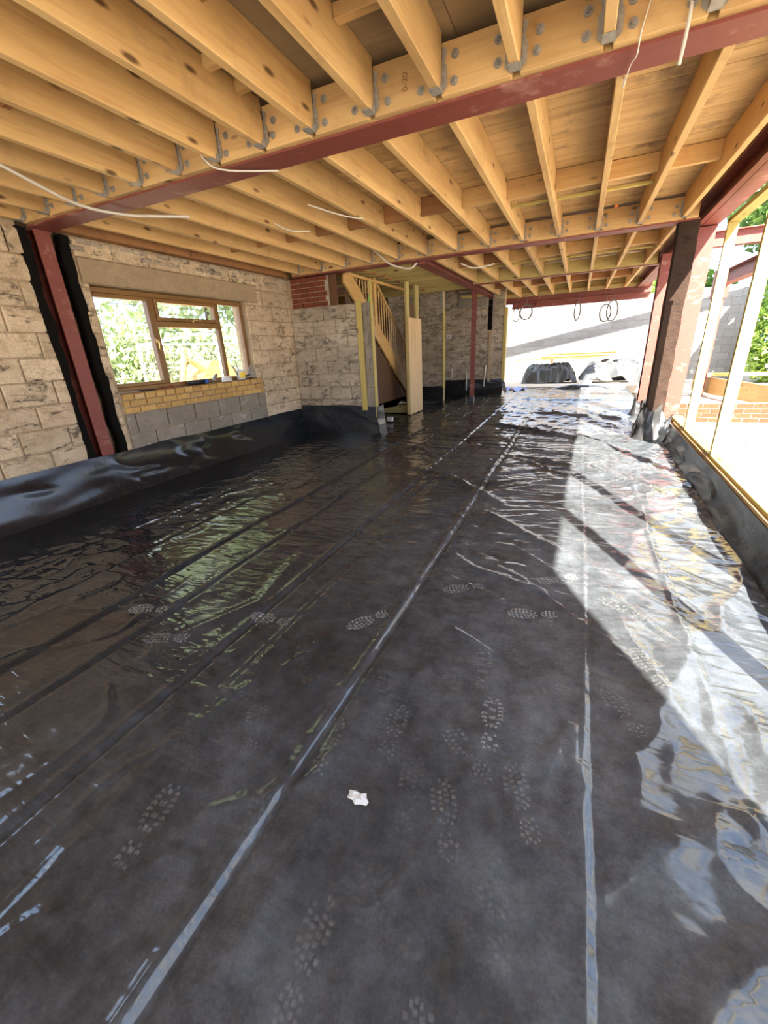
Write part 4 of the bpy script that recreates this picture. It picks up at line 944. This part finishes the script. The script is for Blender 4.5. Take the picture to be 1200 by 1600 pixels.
cable([(-3.10, 4.20, 2.72), (-2.98, 4.4, 2.655), (-2.86, 4.6, 2.67)], 0.007, CABLE, 'white cable stub poking under the joists left of the middle')
cable([(-2.45, 3.95, 2.70), (-2.28, 4.3, 2.665), (-2.15, 4.5, 2.66)], 0.007, CABLE, 'white cable stub poking under the joists nearer the front beam')
cable([(-1.92, 7.6, 2.66), (-1.75, 7.75, 2.60), (-1.55, 7.9, 2.625), (-1.45, 8.0, 2.66)], 0.010, CABLE, 'white cable loop hanging behind the second beam')
def coil(x, y, z, r, sq, label, turns=3):
    pts = []
    for k in range(turns*20+1):
        a = 2*math.pi*k/20; f = 1 + 0.07*math.sin(k*0.37); pts.append((x + r*sq*f*math.sin(a), y + 0.012*math.sin(k*0.9) + 0.03*sq*math.cos(a), z + r*f*math.cos(a)))
    mb = MB(); mb.tube(pts, 0.013, 6); mb.tube([(x, y, z+r), (x+0.01, y, z+r+0.12), (x, y, z+r+0.22)], 0.008, 6)
    mb.build('cable_coil', GREYC, None, True, label=label, cat='cable coil', group='cable coils hanging in the far opening')
coil(-1.57, 14.15, 2.24, 0.20, 0.85, 'round coil of dark cable, leftmost in the far opening')
coil(-1.85, 14.10, 2.18, 0.18, 0.55, 'faint thin loop of wire at the left edge of the far opening', 1)
coil(-0.17, 14.15, 2.16, 0.24, 0.32, 'narrow edge-on coil of cable in the middle of the far opening')
coil(0.72, 14.15, 2.10, 0.26, 0.52, 'tall coil of cable, rightmost in the far opening')
coil(0.55, 14.05, 2.05, 0.22, 0.62, 'shorter coil overlapping the rightmost coil of cable')

# ------------------------------------------------------------------ outside
gx = np.concatenate([np.linspace(-60, -12, 20), np.linspace(-11, 14, 70), np.linspace(16, 60, 18)]); gy = np.concatenate([np.linspace(-40, -5, 20), np.linspace(-4, 26, 90), np.linspace(28, 70, 16)])
GX, GY = np.meshgrid(gx, gy); inside = (GX > -5.1) & (GX < 1.75) & (GY > -3.2) & (GY < 14.6)
GZ = -0.02 + 0.05*fbm(GX*0.7, GY*0.7, 3) - 0.38*inside
ground = grid_obj('ground', GX, GY, GZ, GROUND, None, label='pale dusty ground outside', kind='structure')
# far threshold and white boundary wall
MB().cbox(-2.2, 1.7, 14.15, 15.2, -0.1, 0.10, 0.01).build('trim_1', GROUND, None, label='pale concrete threshold beyond the plastic', kind='structure')
wallp = lambda x: 18.0 - 0.2*x
def wbx(x0, x1, z0, z1, d0, d1):
    return [(x0, wallp(x0)+d0, z0), (x1, wallp(x1)+d0, z0), (x1, wallp(x1)+d1, z0), (x0, wallp(x0)+d1, z0), (x0, wallp(x0)+d0, z1), (x1, wallp(x1)+d0, z1), (x1, wallp(x1)+d1, z1), (x0, wallp(x0)+d1, z1)]
BF = [(3,2,1,0),(4,5,6,7),(0,1,5,4),(1,2,6,5),(2,3,7,6),(3,0,4,7)]
bw = mesh_obj('wall_boundary', wbx(-8, 4.45, -0.2, 2.72, 0.012, 0.25), BF, WALLW, None, label='white boundary wall across the yard with a diagonal shadow', kind='structure')
z = -0.1; r_ = 0
while z < 2.70:
    x = -4.0 - (0.225 if r_ % 2 else 0)
    while x < 4.40:
        p = random.uniform(-.002, .003); mesh_obj('block', wbx(x+0.003, min(x+0.447, 4.44), z+0.003, min(z+0.222, 2.715), -p, 0.05), BF, WALLW, bw); x += 0.45
    z += 0.225; r_ += 1
# unseen steel frame, added to throw the V-shaped shadow on the white wall
r = empty('shadow_steelwork', (1.5, 14.35, 2.86), label='unseen steel frame above the far opening, added for its V-shaped shadow', cat='frame')
MB().box(-4.5, 5.75, 14.25, 14.45, 4.93, 5.17).build('shadow_beam', STEEL, r); MB().box(5.62, 5.84, 8.5, 14.25, 4.93, 5.17).build('shadow_beam', STEEL, r)
MB().box(5.64, 5.80, 14.27, 14.43, 0.0, 4.93).build('upright', STEEL, r); MB().box(-4.4, -4.24, 14.27, 14.43, 0.0, 4.93).build('upright', STEEL, r); MB().box(5.64, 5.80, 8.52, 8.68, 0.0, 4.93).build('upright', STEEL, r)

# pallets under grey sheeting, planks on top
def tarp(name, x0, x1, y0, y1, z0, h, mat, label, seed):
    nx, ny = 90, 60; U, W = np.meshgrid(np.linspace(-1, 1, nx), np.linspace(-1, 1, ny))
    e = np.clip((1-np.abs(U + 0.10*vnoise(W*2+seed, U*0))**4)*1.0, 0, 1)*np.clip((1-np.abs(W + 0.16*fbm(U*2.6+seed, W*0.6, 2))**3), 0, 1)
    n = fbm(U*3.0+seed+0.8*W, W*2.2+seed, 4); rg = np.clip(1-np.abs(n)*4, 0, 1)**2
    Z = z0 + h*np.clip(e*1.25, 0, 1)**0.8*(0.92+0.14*fbm(U*2+seed, W*2, 2)) + 0.10*rg*np.clip(e*2, 0, 1)
    X = (x0+x1)/2 + (x1-x0)/2*U*(1+0.05*fbm(W*4+seed, U*3, 3)); Y = (y0+y1)/2 + (y1-y0)/2*W*(1+0.10*fbm(U*7+seed, W*2, 3))
    return grid_obj(name, X, Y, Z, mat, None, label=label, cat='tarpaulin')
tarp('tarpaulin', -1.85, 0.02, 16.5, 17.3, 0.0, 0.62, WRAP, 'dark sheeting over a stack in the yard, left of the two heaps', 3.0)
tarp('tarpaulin', 0.10, 2.7, 16.4, 17.2, 0.0, 0.66, TARP, 'silvery sheeting over a stack in the yard beside the columns', 8.0)
PLK = [(-2.1, 1.3, 16.62, 0.80, 'lowest of the yellow planks on the covered stack'), (-1.5, 1.0, 16.70, 0.845, 'second lowest of the yellow planks on the covered stack'), (-1.2, 0.95, 16.64, 0.89, 'thick middle yellow plank on the covered stack'),
       (-1.0, 1.15, 16.72, 0.935, 'second highest of the yellow planks on the covered stack'), (-1.15, 1.5, 16.66, 0.98, 'topmost of the yellow planks on the covered stack')]
for x0, x1, y, zz, lb in PLK: timber('timber_plank', x0, x1, y, y+0.15, zz, zz+0.043, WOOD[0], None, label=lb, cat='plank', group='planks on the covered stack')
for x in (-0.9, 0.6): timber('bearer', x, x+0.08, 16.6, 16.9, 0.66, 0.798, WOOD[1], None, label='timber bearer under the planks, %s one' % ('left' if x < 0 else 'right'), cat='bearer')
# turned-over far edge of the membrane
n = 60; S = np.linspace(0, 1, n)
X = np.zeros((n, 10)); Y = X.copy(); Z = X.copy()
for i in range(n):
    s = S[i]; hgt = 0.06 + 0.10*float(sstep(0.35, 0.6, np.array(s)))*float(sstep(1.0, 0.7, np.array(s))) + 0.03*float(vnoise(np.array(s*14), np.array(0.5)))
    for j in range(10):
        a = j/9*math.pi*1.15; X[i, j] = -1.75 + s*2.9 + 0.05*math.sin(9*s+j*0.4); Y[i, j] = 13.95 - 0.14*math.cos(a) + 0.12*s; Z[i, j] = max(0.0, hgt*math.sin(a)) + 0.012
grid_obj('rolled_edge', X, Y, Z, POLYU, floor)
V = [(-1.95 + 0.12*k, 13.6 + 0.25*math.sin(k*1.7), 0.02 + 0.09*abs(math.sin(k*2.1))) for k in range(6)] + [(-1.95 + 0.12*k, 13.95 + 0.1*math.sin(k*2.3), 0.03 + 0.12*abs(math.cos(k*1.9))) for k in range(6)]
mesh_obj('blue_scrap', V, [(k, k+1, k+7, k+6) for k in range(5)], BLUEP, None, True, label='crumpled blue plastic scrap at the foot of the far jamb', cat='scrap')
MB().cbox(0.05, 0.42, 13.82, 13.86, 0.17, 0.30, 0.004).build('paper_label', WHITE, None, label='white paper label on the rolled far edge of the membrane', cat='label')

# outer steelwork, low brick wall, boards on the right
r = empty('steel_beam', (3.2, 9.6, 2.75), label='pink sunlit steel beam outside, upper one between the studs', cat='beam', group='steel beams outside')
fixn(ibeam_mesh(0, 1.42, 6.4, 9.7, 2.735, 2.965, 0.2).build('section', STEEL, r))
r = empty('steel_beam', (2.7, 9.6, 2.3), label='red steel beam outside running away, lower one between the studs', cat='beam', group='steel beams outside')
fixn(ibeam_mesh(1, 7.5, 12.3, 2.70, 2.34, 2.60, 0.2).build('section', STEEL, r)); MB().box(2.56, 2.84, 12.3, 12.5, 2.10, 2.66).build('end_bracket', STEEL, r)
hcol('red steel column outside carrying the lower outer beam', 2.70, 12.42, 0.0, 2.088, 0.2, 0.18)
lbw = MB().box(1.45, 8.0, 8.66, 8.86, -0.2, 0.285).build('wall_garden', PALEM, None, label='low orange brick wall outside the side opening', kind='structure')
lay(lbw, 0, 8.65, -1, 1.45, 8.0, -0.01, 0.292, 0.225, 0.0755, OBRICK, name='brick', joint=0.011, proud=0.003, chip=0.003, depth=0.09)
def oriented(name, p0, p1, w, z0, z1, mat, label, cat, group=None):
    d = (Vector(p1)-Vector(p0)).normalized(); n_ = Vector((-d.y, d.x))*w/2
    c = [(p0[0]+n_.x, p0[1]+n_.y), (p0[0]-n_.x, p0[1]-n_.y), (p1[0]-n_.x, p1[1]-n_.y), (p1[0]+n_.x, p1[1]+n_.y)]
    return fixn(mesh_obj(name, [(a, b, z0) for a, b in c] + [(a, b, z1) for a, b in c], BF, mat, None, label=label, cat=cat, group=group))
oriented('timber_plank', (2.75, 13.2), (3.6, 8.95), 0.06, 0.06, 0.42, WOOD[1], 'brown board on edge behind the low brick wall', 'board')
oriented('timber_plank', (2.9, 13.8), (6.0, 13.4), 0.3, 0.35, 0.42, FRAMEW[0], 'pale plank lying across the yard below the white wall', 'plank')
oriented('concrete_slab', (3.75, 11.6), (7.0, 11.4), 1.2, 0.62, 0.70, WHITE, 'white slab resting on blocks behind the brick wall', 'slab')
oriented('concrete_block', (4.0, 10.75), (4.7, 10.7), 0.35, 0.10, 0.50, GREYBLK, 'grey block under the white slab outside', 'block')
for k in range(26):           # stones on the ground outside the opening
    x = random.uniform(1.8, 4.2); y = random.uniform(3.2, 8.3); s = random.uniform(0.02, 0.06); V = []
    for zz, f in ((0.0, 1.0), (0.5, 0.95), (0.9, 0.5)):
        for j in range(6): an = j*math.pi/3 + k; V.append((x + s*f*math.cos(an)*random.uniform(.7, 1.2), y + s*f*math.sin(an)*random.uniform(.7, 1.2), 0.0 + zz*s))
    mesh_obj('stone', V, [(a*6+j, a*6+(j+1) % 6, (a+1)*6+(j+1) % 6, (a+1)*6+j) for a in range(2) for j in range(6)] + [tuple(range(12, 18))], OBRICK if k % 3 == 0 else GREYBLK, None,
             label='small stone on the pale ground outside the side opening', cat='stone', group='stones outside the side opening')

# foliage -----------------------------------------------------------
def foliage(name, ell, n, size, mat, parent, seed):
    """leaf clouds: n leaves scattered on ellipsoid shells"""
    rg = np.random.default_rng(seed); V = []; cnt = 0
    tot = sum(e[3]*e[4]*e[5] for e in ell)**1.0
    P = []
    for (cx, cy, cz, rx, ry, rz) in ell:
        m = int(n*(rx*ry*rz)/tot); d = rg.normal(size=(m, 3)); d /= np.linalg.norm(d, axis=1)[:, None]; rad = 0.55 + 0.5*rg.random((m, 1))**0.6
        P.append(np.array([cx, cy, cz]) + d*rad*np.array([rx, ry, rz]))
    P = np.concatenate(P); P = P[P[:, 2] > 0.02]; m = len(P)
    a = rg.normal(size=(m, 3)); a /= np.linalg.norm(a, axis=1)[:, None]; b = np.cross(a, rg.normal(size=(m, 3))); b /= np.linalg.norm(b, axis=1)[:, None]
    s = size*(0.6+0.8*rg.random((m, 1)))
    Q = np.stack([P - a*s, P - b*s*0.45, P + a*s, P + b*s*0.45], 1).reshape(-1, 3)
    c = (Q.min(0)+Q.max(0))/2
    me = bpy.data.meshes.new(name); me.vertices.add(len(Q)); me.loops.add(len(Q)); me.polygons.add(m)
    me.vertices.foreach_set('co', (Q-c).ravel()); me.loops.foreach_set('vertex_index', np.arange(len(Q), dtype=np.int32))
    me.polygons.foreach_set('loop_start', np.arange(0, len(Q), 4, dtype=np.int32)); me.polygons.foreach_set('loop_total', np.full(m, 4, dtype=np.int32)); me.materials.append(mat); me.update(calc_edges=True)
    o = bpy.data.objects.new(name, me); COL.objects.link(o); o.parent = parent; o.location = Vector(c) - wloc(parent); o['kind'] = 'stuff'
    return o
def tree(x, y, h, r, n, size, mat, label, seed, cat='tree', name='tree'):
    t = empty(name, (x, y, 0), label=label, cat=cat); rg = random.Random(seed)
    MB().tube([(x, y, -0.1), (x+0.1, y, h*0.3), (x-0.05, y+0.1, h*0.75)], [0.16, 0.12, 0.05], 8).build('trunk', BARK, t, True)
    ell = [(x+rg.uniform(-.5, .5)*r, y+rg.uniform(-.5, .5)*r, h*rg.uniform(.35, .85), r*rg.uniform(.5, .8), r*rg.uniform(.5, .8), r*rg.uniform(.45, .7)) for _ in range(7)]
    foliage('foliage', ell, n, size, mat, t, seed); return t
def hedge(x0, x1, y0, y1, h, n, size, mat, label, seed):
    cx, cy = (x0+x1)/2, (y0+y1)/2; t = empty('hedge', (cx, cy, 0), label=label, cat='hedge'); rg = random.Random(seed); ell = []
    L = max(x1-x0, y1-y0); k = int(L/0.7)
    for i in range(k):
        f = (i+0.5)/k; ell.append((x0+(x1-x0)*f if x1-x0 > y1-y0 else cx+rg.uniform(-.2, .2), y0+(y1-y0)*f if y1-y0 >= x1-x0 else cy+rg.uniform(-.2, .2), h*rg.uniform(.45, .55), 0.75, 0.75, h*rg.uniform(.45, .56)))
        MB().tube([(ell[-1][0], ell[-1][1], 0), (ell[-1][0]+0.05, ell[-1][1], h*0.7)], [0.05, 0.02], 6).build('stem', BARK, t)
    foliage('foliage', ell, n, size, mat, t, seed); return t
hedge(4.65, 10.5, 15.3, 16.3, 2.7, 26000, 0.09, LEAF, 'bright green hedge beside the white wall, seen past the studs', 1)
tree(7.0, 19.5, 8.5, 3.2, 26000, 0.13, LEAFD, 'large dark green tree behind the boundary wall on the right', 2)
tree(11.5, 17.5, 8.0, 3.2, 14000, 0.15, LEAF, 'tall light green tree at the far right behind the hedge', 3)
tree(3.4, 22.5, 4.2, 1.8, 8000, 0.13, LEAF, 'yellowish tree top just over the white boundary wall', 9)
hedge(-10.6, -9.6, 3.5, 15, 2.3, 20000, 0.10, LEAFP, 'pale green hedge seen through the left window', 4)
tree(-12.5, 7.0, 7, 2.6, 7000, 0.15, LEAFP, 'light green tree through the left pane of the window', 5)
tree(-12.0, 12.0, 7.5, 2.8, 7000, 0.15, LEAFP, 'taller pale tree through the middle panes of the window', 6)
tree(-11.0, 17.0, 6.5, 2.6, 6000, 0.15, LEAFP, 'light green tree through the right pane of the window', 7)
# mesh fence panel outside the window
f = empty('fence_panel', (-7.2, 6.9, 0), label='wire mesh site fence panel outside the window', cat='fence')
fy0, fy1, fz = 5.45, 8.4, 1.72
for a, b in (((-7.2, fy0, -0.02), (-7.2, fy0, fz)), ((-7.2, fy1, -0.02), (-7.2, fy1, fz)), ((-7.2, fy0, fz), (-7.2, fy1, fz)), ((-7.2, fy0, 0.15), (-7.2, fy1, 0.15)), ((-7.2, 7.35, 0.15), (-7.2, 7.35, fz))):
    MB().tube([a, b], 0.021, 8).build('frame_tube', WHITE, f, True)
mb = MB()
for k in range(60): y = fy0 + (fy1-fy0)*k/59; mb.tube([(-7.2, y, 0.15), (-7.2, y, fz)], 0.0025, 3, False)
for k in range(11): zz = 0.15 + (fz-0.15)*k/10; mb.tube([(-7.2, fy0, zz), (-7.2, fy1, zz)], 0.0025, 3, False)
mb.build('wire_mesh', GALV, f)
MB().tube([(-7.22, 5.45, 1.70), (-7.22, 7.35, 1.98)], 0.025, 8).build('brace_tube', WHITE, f, True)
bx_ = empty('site_machine', (-8.3, 8.1, 0), label='orange machine body beyond the mesh fence outside the window', cat='machine')
P = [(7.5, 0.45), (8.7, 0.45), (8.75, 1.05), (8.4, 1.34), (7.9, 1.40), (7.55, 1.05)]
fixn(MB().prism(P, 0, -8.7, -8.0).build('body', ORANGE, bx_)); MB().cbox(-8.75, -7.95, 7.4, 8.85, 0.0, 0.42, 0.08).build('track', BLKP, bx_)
MB().tube([(-8.1, 7.7, 1.2), (-8.1, 7.2, 1.5), (-8.1, 6.9, 0.6)], [0.09, 0.08, 0.06], 8).build('arm', ORANGE, bx_)
